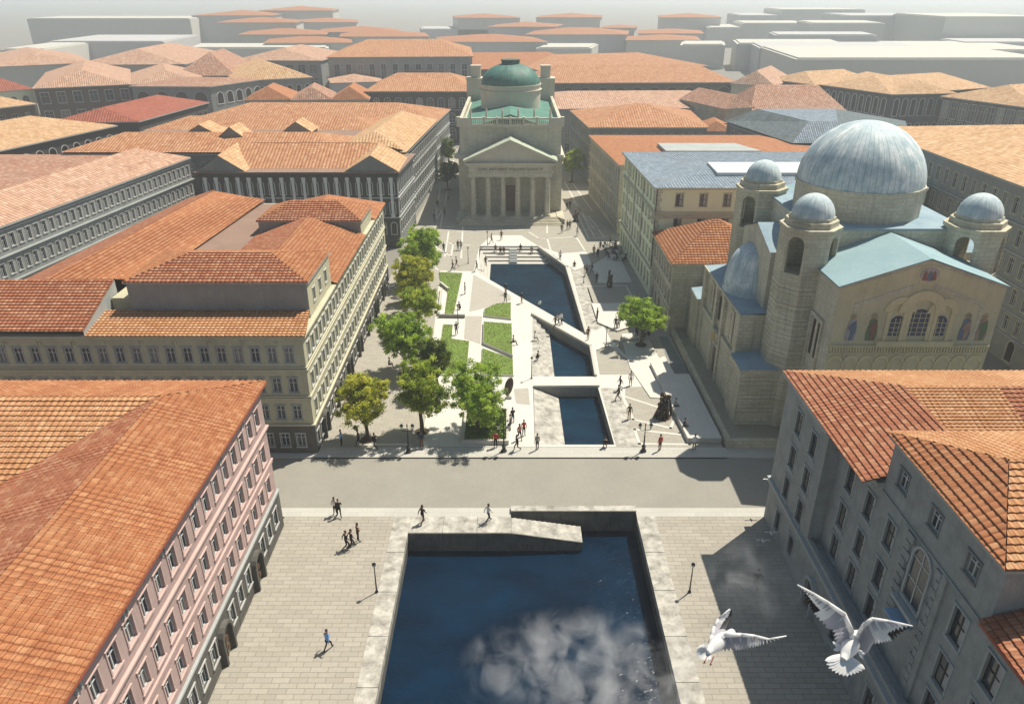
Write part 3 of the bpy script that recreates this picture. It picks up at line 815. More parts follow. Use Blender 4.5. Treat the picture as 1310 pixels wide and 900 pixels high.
class Bld:
    def __init__(s, name, label, base, cat='building', group=None, detail=False):
        s.t = thing(name, label, cat, (base[0], base[1], 0), group)
        s.w = MB(); s.wm = []; s.win = []; s.detail = detail; s.c = MB(); s.cm = []; s.r = MB(); s.rm = []; s.g = MB(); s.gm = []
    def mi(s, lst, name):
        if name not in lst: lst.append(name)
        return lst.index(name)
    def facade(s, p0, p1, z0, z1, mat, wins=(), back=.2):
        """wall from p0 to p1 (outside on the right hand), with openings; wins: (u, z, w, h, style, trim, kind)"""
        m = s.mi(s.wm, mat)
        p0 = Vector((p0[0],p0[1],0)); p1 = Vector((p1[0],p1[1],0)); d = p1-p0; Lh = d.length; d.normalize()
        nrm = Vector((d.y,-d.x,0))
        ops = [(u-w/2, u+w/2, z, z+h) for u, z, w, h, st, tr, kd in wins if st in ('casement','dark','plain')]
        us = sorted(set([0.0, Lh] + [round(x,4) for o in ops for x in o[:2]])); zs = sorted(set([z0, z1] + [round(x,4) for o in ops for x in o[2:]]))
        us = [u for u in us if 0 <= u <= Lh]; zs = [z for z in zs if z0 <= z <= z1]
        for zi in range(len(zs)-1):
            zc = (zs[zi]+zs[zi+1])/2
            row = [o for o in ops if o[2] < zc < o[3]]
            start = us[0]
            runs = []
            if not row: runs = [(0.0, Lh)]
            else:
                cur = 0.0
                for o in sorted(row):
                    if o[0] > cur: runs.append((cur, o[0]))
                    cur = max(cur, o[1])
                if cur < Lh: runs.append((cur, Lh))
            for a, b in runs:
                A, B = p0 + d*a, p0 + d*b
                s.w.face([(A.x,A.y,zs[zi]),(B.x,B.y,zs[zi]),(B.x,B.y,zs[zi+1]),(A.x,A.y,zs[zi+1])], m)
        for a, b, za, zb in ops:
            A, B = p0+d*a, p0+d*b; A2, B2 = A-nrm*back, B-nrm*back
            s.w.face([(A.x,A.y,za),(A2.x,A2.y,za),(A2.x,A2.y,zb),(A.x,A.y,zb)], m)
            s.w.face([(B2.x,B2.y,za),(B.x,B.y,za),(B.x,B.y,zb),(B2.x,B2.y,zb)], m)
            s.w.face([(A.x,A.y,za),(B.x,B.y,za),(B2.x,B2.y,za),(A2.x,A2.y,za)], m)
            s.w.face([(A2.x,A2.y,zb),(B2.x,B2.y,zb),(B.x,B.y,zb),(A.x,A.y,zb)], m)
        rz = math.atan2(d.y, d.x)
        for u, z, w, h, st, tr, kd in wins:
            q = p0 + d*u; q.z = z
            s.win.append((q, rz, st, w, h, tr, kd))
    def rows(s, p0, p1, rows, pitch, w, style, trim='white_trim', margin=None, skip=None, kind='window'):
        Lh = (Vector(p1[:2])-Vector(p0[:2])).length
        n = max(1, int((Lh - (margin or pitch*.5)*2)/pitch) + 1); st = (Lh - (n-1)*pitch)/2
        out = []
        for k in range(n):
            for ri, (z, h) in enumerate(rows):
                if skip and skip(k, ri, n): continue
                out.append((st + k*pitch, z, w, h, style, trim, kind))
        return out
    def finish(s, roofname='roof'):
        t = s.t; off = world_loc(t)
        if s.w.f: part('wall', s.w, [M[k] for k in s.wm], t)
        if s.g.f: part('ground_floor', s.g, [M[k] for k in s.gm], t)
        if s.c.f: part('cornice', s.c, [M[k] for k in s.cm], t)
        if s.r.f: part(roofname, s.r, [M[k] for k in s.rm], t)
        cam = Vector((0,0,CH))
        s.win.sort(key=lambda w: (w[0]-cam).length)
        extra = []
        cnt = {}
        for q, rz, st, w, h, tr, kd in s.win:
            fm, gm, me = window_mesh(st, w, h, tr)
            cnt[kd] = cnt.get(kd, 0) + 1
            if cnt[kd] > 99 and kd == 'window': extra.append((me, q, rz)); continue
            if s.detail:
                o = part(kd, fm, None or [], t) if False else bpy.data.objects.new(kd, fm)
                if o.name not in COL.objects: COL.objects.link(o)
                o.parent = t; o.location = q - off; o.rotation_euler = (0,0,rz)
                g = bpy.data.objects.new('pane', gm); COL.objects.link(g); g.parent = o
            else:
                o = bpy.data.objects.new(kd, me); COL.objects.link(o)
                o.parent = t; o.location = q - off; o.rotation_euler = (0,0,rz)
        if extra:
            bm = bmesh.new()
            mats = []
            for me, q, rz in extra:
                k0 = len(bm.verts); f0 = len(bm.faces)
                bm.from_mesh(me)
                bm.verts.ensure_lookup_table(); bm.faces.ensure_lookup_table()
                mx = Matrix.Translation(q - off) @ Matrix.Rotation(rz, 4, 'Z')
                for vt in bm.verts[k0:]: vt.co = mx @ vt.co
                idx = []
                for mm in me.materials:
                    if mm not in mats: mats.append(mm)
                    idx.append(mats.index(mm))
                for fc in bm.faces[f0:]: fc.material_index = idx[fc.material_index]
            me2 = bpy.data.meshes.new('window_rows'); bm.to_mesh(me2); bm.free()
            for mm in mats: me2.materials.append(mm)
            o = bpy.data.objects.new('window_rows', me2); COL.objects.link(o); o.parent = t; o['kind'] = 'stuff'
        return t
    def slab(s, Q, z0, z1, mat):
        m = s.mi(s.cm, mat); s.c.prism([tuple(q[:2]) for q in Q], z0, z1, m)
    def tile(s, pts, mat, geo=False, su=.42, sv=.42):
        m = s.mi(s.rm, mat); tiled(s.r, pts, m, geo, su, sv)

def building(name, label, Q, h, rise, wall, roof, sides, z0=-.1, geo=False, over=.45, trim='grey_trim', bands=(), ground=None, group=None,
             detail=False, gable=(False,False), su=.6, ratio=None, parapet=None, finish=True):
    """a block over a ccw quad (S-W corner first): sides = {0: south, 1: east, 2: north, 3: west} window specs"""
    c = (sum(q[0] for q in Q)/4, sum(q[1] for q in Q)/4)
    b = Bld(name, label, c, group=group, detail=detail)
    for i in range(4):
        p0, p1 = Q[i], Q[(i+1) % 4]
        wins = []
        for sp in (sides.get(i) or ()):
            wins += b.rows(p0, p1, **sp)
        b.facade(p0, p1, z0, h, wall, wins)
    if roof == 'flat':
        m = b.mi(b.rm, rise); b.r.prism([tuple(q[:2]) for q in Q], h-.3, h, m)
    else:
        E = grow_quad(Q, over)
        b.slab(E, h-.28, h-.04, trim)
        for f in hip_faces(E, h-.03, rise, gable, ratio): b.tile(f, roof, geo, su, su)
        if gable[0] or gable[1]:
            pass
    for z, pr in bands: b.slab(grow_quad(Q, pr), z, z+.18, trim)
    if ground:
        gh, gm = ground; m = b.mi(b.gm, gm)
    return b.finish() if finish else b
S = lambda rows, pitch, w, style='casement', trim='white_trim', **k: dict(rows=rows, pitch=pitch, w=w, style=style, trim=trim, **k)

# ================================================================ the pink block, front left
def pink():
    b = Bld('apartment_building', 'pink plastered block with an orange tiled roof and dark stone ground floor, front left corner', (-25,30), detail=True)
    X0, Y1, ZE = -19.15, 49.2, 13.4
    ys = [47.7 - 1.7*k for k in range(21)]
    wins = []
    for k, y in enumerate(ys):
        u = y - 9.0
        for z, h in ((10.5,1.5),(7.2,1.5),(4.35,1.45)): wins.append((u, z, .84, h, 'casement', 'pink_trim', 'window'))
    b.facade((X0, 9), (X0, Y1), 3.5, ZE, 'pink', wins)
    b.facade((X0, Y1), (-60, Y1), -.1, ZE, 'pink', b.rows((X0,Y1),(-60,Y1), [(10.5,1.5),(7.2,1.5),(4.35,1.45)], 1.9, .84, 'casement')[:12])
    gx = X0 + .12; gw = []
    for k, y in enumerate(ys):
        if k % 4 == 3: gw.append((y-9.0, .0, 1.35, 2.7, 'door', 'dark_stone', 'door'))
        else: gw.append((y-9.0, 1.25, .84, 1.5, 'casement', 'white_trim', 'window'))
    b.facade((gx, 9), (gx, Y1+.12), -.1, 3.5, 'dark_stone', gw)
    b.facade((gx, Y1+.12), (-60, Y1+.12), -.1, 3.5, 'dark_stone')
    m = b.mi(b.cm, 'pink'); k1 = b.mi(b.cm, 'grey_trim'); k2 = b.mi(b.cm, 'pink_trim')
    for z, pr, hh, mm in ((3.5,.2,.16,k1),(6.35,.07,.1,k2),(6.6,.13,.1,k2),(9.35,.07,.1,k2),(9.6,.2,.14,k2),(13.05,.3,.2,m)):
        b.c.box(X0-1.0, X0+pr, 9, Y1+pr, z, z+hh, mm); b.c.box(-60, X0-1.0, Y1-1.0, Y1+pr, z, z+hh, mm)
    kj = b.mi(b.cm, 'dark_facade')
    for z in (.45,.9,2.95,3.25): b.c.box(gx, gx+.006, 9, Y1+.12, z, z+.05, kj)
    for y in range(12): b.c.box(gx, gx+.008, 48.55-3.4*y, 48.61-3.4*y, 0, 3.5, kj)
    # gutter brackets under the eave
    for y in (44.6, 40.2, 35.8, 31.4, 27, 22.6):
        for dy in (0, .35): b.c.box(X0, X0+.14, y+dy, y+dy+.12, 12.3, 12.75, k1)
    ex, ey = X0+.5, Y1+.45
    r = 5.55; zr = 15.15; x1 = ex - r; y1 = ey - r; x2 = ex - 2*r; y2 = ey - 2*r
    ze = ZE + .02
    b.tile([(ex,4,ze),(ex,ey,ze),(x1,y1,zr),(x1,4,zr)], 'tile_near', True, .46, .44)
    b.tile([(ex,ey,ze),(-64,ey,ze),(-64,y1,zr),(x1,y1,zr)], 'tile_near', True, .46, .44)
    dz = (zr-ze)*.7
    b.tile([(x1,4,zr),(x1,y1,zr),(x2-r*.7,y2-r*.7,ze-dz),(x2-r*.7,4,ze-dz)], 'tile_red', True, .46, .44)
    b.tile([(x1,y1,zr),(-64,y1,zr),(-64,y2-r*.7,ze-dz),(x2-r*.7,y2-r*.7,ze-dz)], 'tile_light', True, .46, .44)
    b.slab([(ex-1.6,4),(ex,4),(ex,ey),(ex-1.6,ey)], ZE-.16, ZE-.01, 'tile_trim'); b.slab([(-64,ey-1.6),(ex-1.6,ey-1.6),(ex-1.6,ey),(-64,ey)], ZE-.16, ZE-.01, 'tile_trim')
    return b
M['tile_trim'] = plain('clay_edge', (.35,.09,.05), .8)
b = pink(); b.finish()
# ridge caps
def ridge_caps(parent_thing, lines, mat='tile_trim'):
    return
    mb = MB()
    for a, c in lines:
        a = Vector(a); c = Vector(c); n = max(1, int((c-a).length/.45))
        for k in range(n):
            p = a.lerp(c, k/n); q = a.lerp(c, (k+1.08)/n); mb.tube(p, q, .13, .105, 6)
    part('ridge_tiles', mb, M[mat], parent_thing)
ridge_caps(b.t, [((-24.2,5,15.2),(-24.2,44.1,15.2)), ((-24.2,44.1,15.2),(-60,44.1,15.2)), ((-18.65,49.65,13.5),(-24.2,44.1,15.2))])

# ================================================================ the cream block behind it
b = Bld('apartment_building', 'long cream block with raised attics and stepped orange roofs, left of the tree row', (-35,80))
rowsB2 = [(9.7,1.45),(6.6,1.45),(3.7,1.45)]
b.facade((-66,60.2), (-18.8,60.2), 3.05, 12.5, 'cream', b.rows((-66,60.2),(-18.8,60.2), rowsB2, 1.53, .78, 'casement', 'grey_trim'))
b.facade((-18.8,60.2), (-18.8,106), 3.05, 12.5, 'cream', b.rows((-18.8,60.2),(-18.8,106), rowsB2, 1.53, .78, 'casement'))
b.facade((-66,60.1), (-18.7,60.1), -.1, 3.05, 'dark_stone', b.rows((-66,60.1),(-18.7,60.1), [(.75,1.4)], 1.53, .78, 'casement'))
b.facade((-18.7,60.1), (-18.7,106), -.1, 3.05, 'dark_stone', b.rows((-18.7,60.1),(-18.7,106), [(.75,1.4)], 1.53, .78, 'casement', skip=lambda k,r,n: k % 4 == 2))
b.facade((-18.8,106), (-47.3,106), -.1, 12.5, 'cream'); b.facade((-47.3,106), (-52,60.2), -.1, 12.5, 'cream')
for k in range(7):
    b.win.append((Vector((-18.7, 63.6+k*6.1, 0)), math.pi/2, 'door', 1.3, 2.5, 'dark_stone', 'door'))
k1 = b.mi(b.cm, 'cream_trim')
for z, pr, hh in ((3.05,.2,.15),(5.9,.1,.1),(6.15,.16,.1),(8.9,.16,.12),(9.15,.1,.1),(12.28,.35,.16)):
    b.c.prism([(-60,60.2-pr),(-18.8+pr,60.2-pr),(-18.8+pr,106),(-47.3,106),(-51.9,62),(-60,62)], z, z+hh, k1)
for x in range(13):
    for dx in (0,.3): b.c.box(-58+x*3.05+dx, -58+x*3.05+dx+.1, 60.08, 60.2, 11.5, 11.8, k1)
for y in range(14):
    for dx in (0,.3): b.c.box(-18.8, -18.68, 62+y*3.05+dx, 62.1+y*3.05+dx, 11.5, 11.8, k1)
ze = 12.5
T = b.tile
b.mi(b.rm, 'tile_light')
m = b.mi(b.rm, 'flat_brown'); b.r.prism([(-46,62),(-20,62),(-20,105),(-46,105)], 12.2, 12.62, m)
# west wing
T([(-60,59.8,12.95),(-38,59.8,12.95),(-38,66.6,15.3),(-60,66.6,15.3)], 'tile_red', True)
T([(-51.8,66.6,12.95),(-44.7,66.6,15.3),(-41.3,103,15.3),(-47.5,106.3,12.95)], 'tile_red')
T([(-44.7,66.6,15.3),(-38,73,12.9),(-35.8,106.3,12.9),(-41.3,102,15.3)], 'tile_near', True)
T([(-44.7,66.6,15.3),(-38,66.6,15.3),(-38,73,12.9)], 'tile_near', True)
T([(-47.5,106.3,12.9),(-41.3,102,15.3),(-35.8,106.3,12.9)], 'tile_red')
# low roof in front of the attic
T([(-38,59.75,ze),(-18.35,59.75,ze),(-18.9,64.05,13.2),(-36.6,64.05,13.2)], 'tile_light', True)
T([(-38,59.75,ze),(-36.6,64.05,13.2),(-38,64.05,13.2)], 'tile_light', True)
mw = b.mi(b.wm, 'cream'); mg = b.mi(b.wm, 'grey_trim')
b.w.face([(-37.98,59.8,12.4),(-37.98,66.6,12.4),(-37.98,66.6,15.3),(-37.98,59.8,12.95)], mg)
b.w.box(-38.1,-37.9,66.5,73,12.5,13.2,mg); b.w.box(-37.9,-35.6,65.2,73,12.4,14.0,mw)
# attic 1
def attic(x0, x1, y0, y1, zb, zt, rise, roofs, wins=3):
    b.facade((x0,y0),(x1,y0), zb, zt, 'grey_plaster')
    b.facade((x1,y0),(x1,y1), zb, zt, 'cream', b.rows((x1,y0),(x1,y1), [(zb+1.1,1.2)], 2.4, .7, 'casement')[:wins] if zt-zb > 2 else [])
    b.facade((x1,y1),(x0,y1), zb, zt, 'cream'); b.facade((x0,y1),(x0,y0), zb, zt, 'cream')
    E = grow_quad([(x0,y0),(x1,y0),(x1,y1),(x0,y1)], .22)
    b.slab(E, zt-.12, zt, 'grey_trim')
    for f, rf in zip(hip_faces(E, zt+.01, rise), roofs): T(f, rf, True)
attic(-35.6, -18.95, 64.1, 73, 12.4, 16.0, 1.35, ['tile_red','tile_near','tile_near','tile_near'])
# east wing
T([(-18.35,73,ze),(-18.35,90.2,ze),(-25.4,90.2,14.9),(-25.4,73,14.9)], 'tile_near', True)
T([(-25.4,73,14.9),(-25.4,90.2,14.9),(-32,90.2,12.6),(-32,73,12.6)], 'tile_red', True)
T([(-38,73,14.3),(-31.5,73,14.3),(-31.5,79,12.7),(-38,79,12.7)], 'tile_near', True)
attic(-31.7, -18.95, 90.2, 97.5, 12.4, 14.35, 1.7, ['tile_red','tile_near','tile_near','tile_near'], 1)
T([(-18.35,97.4,ze),(-18.35,106.3,ze),(-25.4,101.5,14.9),(-25.4,97.4,14.9)], 'tile_near')
T([(-25.4,97.4,14.9),(-25.4,101.5,14.9),(-32,106.3,12.6),(-32,97.4,12.6)], 'tile_near')
T([(-18.35,106.3,ze),(-32,106.3,ze),(-25.4,101.5,14.9)], 'tile_near')
b.finish()
ridge_caps(b.t, [((-44.7,66.7,15.36),(-41.3,102,15.36)), ((-38,66.6,15.36),(-46,66.6,15.36)), ((-25.4,73,14.96),(-25.4,90,14.96)),
                 ((-31.1,68.55,17.4),(-23.4,68.55,17.4)), ((-18.75,63.9,16.05),(-23.4,68.5,17.4)), ((-35.8,63.9,16.05),(-31.1,68.5,17.4))])

# ================================================================ left row, going back
G4 = [(9.6,1.9),(6.2,1.9)]
# dark building with pale pilasters
Q = [(-52.4,124.2),(-19.3,124.2),(-18.4,139),(-52,139)]
b = Bld('palace', 'dark palace with pale pilasters and two gabled roof ends, behind the cream block', (-36,131))
for i in range(4):
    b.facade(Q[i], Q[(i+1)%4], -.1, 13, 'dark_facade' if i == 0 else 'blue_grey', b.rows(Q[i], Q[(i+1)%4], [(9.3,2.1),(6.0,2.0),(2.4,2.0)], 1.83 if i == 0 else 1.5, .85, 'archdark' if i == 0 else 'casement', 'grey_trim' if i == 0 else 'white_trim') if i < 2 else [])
b.slab(grow_quad(Q,.55), 12.6, 12.95, 'dark_facade'); b.slab(grow_quad(Q,.25), 12.2, 12.5, 'dark_facade'); b.slab(grow_quad(Q,.2), 8.6, 8.8, 'grey_trim'); b.slab(grow_quad(Q,.2), 5.2, 5.4, 'grey_trim')
m = b.mi(b.rm, 'flat_brown'); b.r.prism([tuple(q) for q in grow_quad(Q,.5)], 12.95, 13.1, m)
E = [(-52.8,124),(-18.9,124),(-18.9,141),(-52.8,141)]
zr = 15.8; zz = 13.12
b.tile([(-50,126.5,zz),(-21.5,126.5,zz),(-23.4,134,zr+.25),(-48.6,134,zr+.25)], 'tile_mid', su=.5, sv=.5)
b.tile([(-52.8,141,zz),(-18.9,141,zz),(-25,134,zr+.3),(-46,134,zr+.3)], 'tile_mid', su=.5, sv=.5)
for xa, xm, xb in ((-52.8,-48.6,-44.4),(-28,-23.4,-18.9)):
    b.tile([(xa,124,zz),(xm,124,zr),(xm,134,zr+.3),(xa,136,zz)], 'tile_tan', su=.5, sv=.5)
    b.tile([(xm,124,zr),(xb,124,zz),(xb,136,zz),(xm,134,zr+.3)], 'tile_tan', su=.5, sv=.5)
    k = b.mi(b.wm, 'blue_grey'); b.w.face([(xa+.2,124.02,13.1),(xb-.2,124.02,13.1),(xm,124.02,zr-.05)], k)
b.finish()
pm = MB(); pm.box(-.22,.22,-.25,0,5.5,12.2); pm.box(-.32,.32,-.35,0,11.6,12.15); pm.box(-.32,.32,-.35,0,5.4,5.9)
pme = pm.mesh('pilaster', [M['pilaster_white']])
for k in range(18):
    o = bpy.data.objects.new('pilaster', pme); COL.objects.link(o); o.parent = b.t
    o.location = Vector((-51.4 + k*1.83, 124.2, 0)) - b.t.location
# next block
b = building('apartment_building', 'wide block with a long orange roof and pale blue-grey street front, behind the pilastered palace',
    [(-83,139.6),(-20,139.6),(-17.6,177),(-76,177)], 13.4, 'flat_brown', 'blue_grey', 'flat',
    {0: [S([(9.6,1.9)], 2.4, .9, 'arch', 'grey_trim')], 1: [S([(10.2,1.6),(7,1.7),(4,1.7),(1,1.7)], 2.1, .9)]}, bands=[(12.9,.4),(9,.12),(5.9,.12),(3.2,.16)], trim='grey_trim', finish=False)
for Qw, rs, mt in (([(-83.5,139.1),(-31,139.1),(-31,155.5),(-81,155.5)], 2.3, 'tile_mid'), ([(-79,163.5),(-29,163.5),(-29,177.5),(-76.5,177.5)], 2.0, 'tile_mid'), ([(-33.5,139.0),(-19.5,139.0),(-17.1,177.5),(-31,177.5)], 2.9, 'tile_tan'), ([(-66,156),(-58,156),(-58,163),(-66,163)], 1.6, 'tile_tan')):
    for f in hip_faces(Qw, 13.42, rs, ratio=.9): b.tile(f, mt, su=.5, sv=.5)
b.finish()
building('apartment_building', 'far block with a long plain orange roof, left of the temple church',
    [(-79,183.5),(-18.3,183.5),(-16.7,204),(-74,206)], 12.2, 3.0, 'blue_grey', 'tile_mid',
    {0: [S([(9.2,1.7)], 2.4, .9, 'casement', 'grey_trim')], 1: [S([(9.2,1.6),(6.2,1.7),(3.4,1.7),(.8,1.7)], 2.0, .9)]}, bands=[(8.6,.2),(5.5,.2),(2.9,.2)], su=.55)
# dormers between the two long roofs
for i, (px, py, w) in enumerate(((300,170,4.5),(262,167,6.5),(383,163,5.5))):
    c = at(px, py, 15.5)
    t = thing('dormer', ['small gabled tiled dormer in the middle of the long roof behind the palace', 'wide tiled cross gable on the left part of the long roof behind the palace', 'dark-fronted dormer on the right part of the long roof behind the palace'][i], 'dormer', (c.x, c.y, 14.6), 'dormers on the long roof')
    mb = MB(); y0, y1 = c.y-2.2, c.y+3.5
    mb.face([(c.x-w/2,y0,15.1),(c.x+w/2,y0,15.1),(c.x,y0,16.9)]); mb.box(c.x-w/2, c.x+w/2, y0, y1, 13.8, 15.1)
    part('wall', mb, M['blue_grey'], t)
    mb = MB(); tiled(mb, [(c.x-w/2-.3,y0-.2,15.0),(c.x,y0-.2,17.0),(c.x,y1,17.0),(c.x-w/2-.3,y1,15.0)]); tiled(mb, [(c.x,y0-.2,17.0),(c.x+w/2+.3,y0-.2,15.0),(c.x+w/2+.3,y1,15.0),(c.x,y1,17.0)])
    part('roof', mb, M['tile_tan'], t)
# long grey building far left
building('apartment_building', 'long grey building with rows of small windows and a faded brown-pink roof, left edge',
    [(-78.5,86),(-67,86),(-58.9,136.5),(-71,138.5)], 13, 2.6, 'grey_plaster', 'tile_pale',
    {1: [S([(10.0,1.6),(6.6,1.6),(3.2,1.6)], 1.45, .72)], 0: [S([(10.0,1.6),(6.6,1.6)], 1.45, .72)]}, bands=[(12.3,.2),(9,.3),(8.6,.15),(5.6,.25)], trim='grey_trim', su=.5, over=.35)
building('apartment_building', 'low-pitched brown-pink roof joined to the left of the long grey building',
    [(-112,92),(-79.5,92),(-72,141),(-108,141)], 12.6, 2.4, 'grey_plaster', 'tile_dull', {}, su=.5)
# right street front: blue-grey low house, cream house, orange roofs
b = building('apartment_building', 'tall pale yellow house with stone quoins and a blue-grey roof, right of the square',
    [(20,101.2),(56,101.2),(58,126),(18.9,125.6)], 16, .5, 'yellow', 'slate_blue',
    {0: [S([(13.3,1.7),(9.9,1.7),(6.6,1.7)], 3.3, 1.0, 'dark', 'lime')], 3: [S([(13.4,1.5),(10.6,1.6),(7.8,1.6),(5,1.6)], 2.15, .85, 'casement', 'cream_trim'), S([(1.2,1.9)], 2.15, .85, 'dark', 'cream_trim')]},
    bands=[(12.0,.14),(12.35,.2),(4.2,.3)], trim='cream_trim', su=.45, over=.5, finish=False)
k = b.mi(b.cm, 'lime')
b.c.box(19.2,56,101.0,101.2,11.6,12.0,k)
for z in range(18):
    w = .75 if z % 2 else .5
    b.c.box(19.95-.06, 19.95+w, 101.1, 101.25, 4.6+z*.62, 4.6+z*.62+.5, k)
    b.c.box(19.88, 20.05, 101.1, 101.1+w, 4.6+z*.62, 4.6+z*.62+.5, k)
for yy, ww in ((109.5,.5),(115.5,.5),(121,.5)):
    b.c.box(18.9 + (125.6-yy)*.045-.12, 19.4+(125.6-yy)*.045, yy, yy+ww, 4.4, 15.6, k)
mm = b.mi(b.rm, 'pilaster_white'); b.r.prism([tuple(p[:2]) for p in (at(918,221,16.7),at(1075,221,16.7),at(1060,207.5,16.7),at(905,207.5,16.7))], 15.8, 16.72, mm)
b.finish()
# balcony shield hanging on the west front
building('house', 'small stone house with a steep orange roof between the yellow house and the domed church',
    [(20.1,87.5),(33,87.5),(33,100.2),(20,100.2)], 9.8, 3.8, 'lime_dark', 'tile_near',
    {3: [S([(6.9,1.7),(4.0,1.7)], 1.75, .95, 'casement', 'lime'), S([(.6,2.0)], 2.4, .95, 'dark', 'lime')]}, bands=[(3.1,.12),(9.3,.2)], trim='lime_dark', geo=True, su=.42)
b = building('apartment_building', 'grey-brown block with an orange roof around a flat grey court, behind the yellow house',
    [(19.3,132.5),(58,132.5),(60,162),(16.8,162)], 12.6, .8, 'lime_dark', 'tile_near',
    {3: [S([(9.6,1.7),(6.7,1.7),(3.8,1.7),(1,1.7)], 2.1, .85, 'casement', 'grey_trim')], 0: [S([(9.6,1.7),(6.7,1.7),(3.8,1.7),(1,1.7)], 2.1, .9, 'casement', 'cream_trim')]}, bands=[(8.9,.15),(5.8,.15),(3,.2)], trim='lime_dark', su=.5, finish=False)
mm = b.mi(b.rm, 'grey_trim'); b.r.prism([tuple(p[:2]) for p in (at(852,194,13.6),at(975,194,13.6),at(940,184,13.6),at(841,184,13.6))], 12.8, 13.75, mm)
b.finish()
building('apartment_building', 'plain grey block with a faded orange hipped roof, right of the temple church',
    [(17.5,170.3),(43.5,170.3),(45,196),(15.2,196)], 13, 3.4, 'blue_grey', 'tile_mid',
    {3: [S([(9.8,1.7),(6.8,1.7),(3.8,1.7),(1,1.7)], 2.1, .85, 'casement', 'grey_trim')], 0: [S([(9.8,1.7),(6.8,1.7),(3.8,1.7)], 2.1, .9, 'casement', 'grey_trim')]}, bands=[(9,.15),(5.8,.15),(3,.2)], su=.5)

# ================================================================ far blocks
def far(label, fl, fr, z, depth, rise, wall, roof, spec=None, espec=None, wspec=None, name='apartment_building', trim='grey_trim', bands=(), su=.7, over=.5, skew=0, **kw):
    a = at(*fl, z); c = at(*fr, z); d = (c-a).normalized(); n = Vector((-d.y, d.x, 0))
    Q = [(a.x,a.y),(c.x,c.y),(c.x+n.x*depth+skew, c.y+n.y*depth),(a.x+n.x*depth+skew, a.y+n.y*depth)]
    sd_ = {}
    kw.setdefault('ratio', .5)
    if spec: sd_[0] = [spec]
    if espec: sd_[1] = [espec]
    if wspec: sd_[3] = [wspec]
    return building(name, label, Q, z, rise, wall, roof, sd_, trim=trim, bands=bands, su=su, over=over, **kw)
ARC = S([(8.3,2.8),(3.5,3)], 2.9, 1.9, 'archdark', 'dark_stone')
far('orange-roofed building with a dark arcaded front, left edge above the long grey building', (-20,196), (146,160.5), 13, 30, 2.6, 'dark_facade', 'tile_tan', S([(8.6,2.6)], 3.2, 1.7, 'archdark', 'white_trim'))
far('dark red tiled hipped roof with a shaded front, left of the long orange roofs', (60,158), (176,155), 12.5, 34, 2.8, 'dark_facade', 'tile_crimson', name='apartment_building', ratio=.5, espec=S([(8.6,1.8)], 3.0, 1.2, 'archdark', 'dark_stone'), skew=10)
far('dark brown building with white framed windows and quoins, far left', (43,113), (168,107.5), 14, 55, 4.2, 'brown_facade', 'tile_pale', S([(9.4,3.2),(4.2,3)], 4.4, 2.3, 'casement', 'pilaster_white'), su=.9)
far('stretch of faded pink roof continuing the brown building to the right', (168,108), (262,104), 14, 40, 3.4, 'brown_facade', 'tile_pale', su=.9)
far('building with a dark arcaded front and a low brown roof, left of the hipped roofs', (168,110), (268,110.5), 14, 22, 1.6, 'blue_grey', 'tile_dull', S([(8.2,4.2)], 6.0, 4.0, 'archdark', 'grey_trim'), espec=S([(8.5,3.4)], 4.2, 2.6, 'archdark', 'pilaster_white'), skew=9)
far('brick house with a plain orange roof at the left edge', (-30,141), (44,132.5), 13, 22, 2.6, 'brown_facade', 'tile_tan', S([(8.4,2.6),(4,2.6)], 3.2, 1.3, 'plain', 'grey_trim'))
far('yellow house with a striped crimson roof at the left edge', (-30,119), (42,113.5), 13.5, 26, 3.6, 'yellow', 'tile_crimson', S([(9,2.6)], 3.2, 1.6, 'arch', 'cream_trim'))
far('brown pyramid-roofed building behind the dark arcade', (224,97), (300,96.5), 14, 36, 7.0, 'dark_stone', 'tile_dull', ratio=.9)
far('pale orange hipped roof on a blue-grey colonnaded front, left of centre', (304,103), (398,98.5), 14, 34, 4.6, 'blue_grey', 'tile_tan', S([(8.4,3.4)], 3.0, 1.6, 'archdark', 'pilaster_white'), trim='pilaster_white')
far('office building with a grid of windows and a faded roof, left of centre', (300,77), (410,77.5), 16, 40, 4.0, 'grey_plaster', 'tile_pale', S([(11,3.4),(6.2,3.4),(1.4,3.4)], 4.6, 2.9, 'plain', 'grey_trim'), su=1.2)
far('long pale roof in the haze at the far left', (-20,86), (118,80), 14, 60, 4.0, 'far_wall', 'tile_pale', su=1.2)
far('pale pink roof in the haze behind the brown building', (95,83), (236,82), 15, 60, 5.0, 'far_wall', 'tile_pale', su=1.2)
for i, (a, c_, lab) in enumerate((((313,128),(372,127),'first of three small orange roofs left of the arcaded block, nearest the left'), ((374,128),(424,127),'middle one of three small orange roofs left of the arcaded block'), ((425,127.5),(470,127),'third small orange roof, touching the arcaded block'))):
    far(lab, a, c_, 13, 16, 3.2, 'lime_dark', ['tile_near','tile_dull','tile_near'][i], group='small orange roofs left of the arcaded block')
far('dark building with three storeys of arched windows, left of the temple church', (468,116.5), (604,116.5), 14.5, 30, 3.6, 'dark_facade', 'tile_mid', S([(10,2.6),(5.8,2.6),(1.2,3)], 3.1, 1.7, 'arch', 'white_trim'), bands=[(9.2,.3),(5,.3)])
far('pink-roofed low building behind the small orange roofs', (425,106), (490,104), 12, 20, 1.5, 'far_wall2', 'tile_pale')
far('long grey colonnaded building with an orange roof, upper left of the green dome', (419,73), (604,72), 19, 50, 4.6, 'grey_plaster', 'tile_mid', S([(10,6.5),(2,6.5)], 4.2, 1.9, 'plain', 'pilaster_white'), su=1.2)
far('long orange roof directly behind the green dome', (522,89.5), (752,87), 14.5, 46, 4.2, 'dark_stone', 'tile_near', su=1.0)
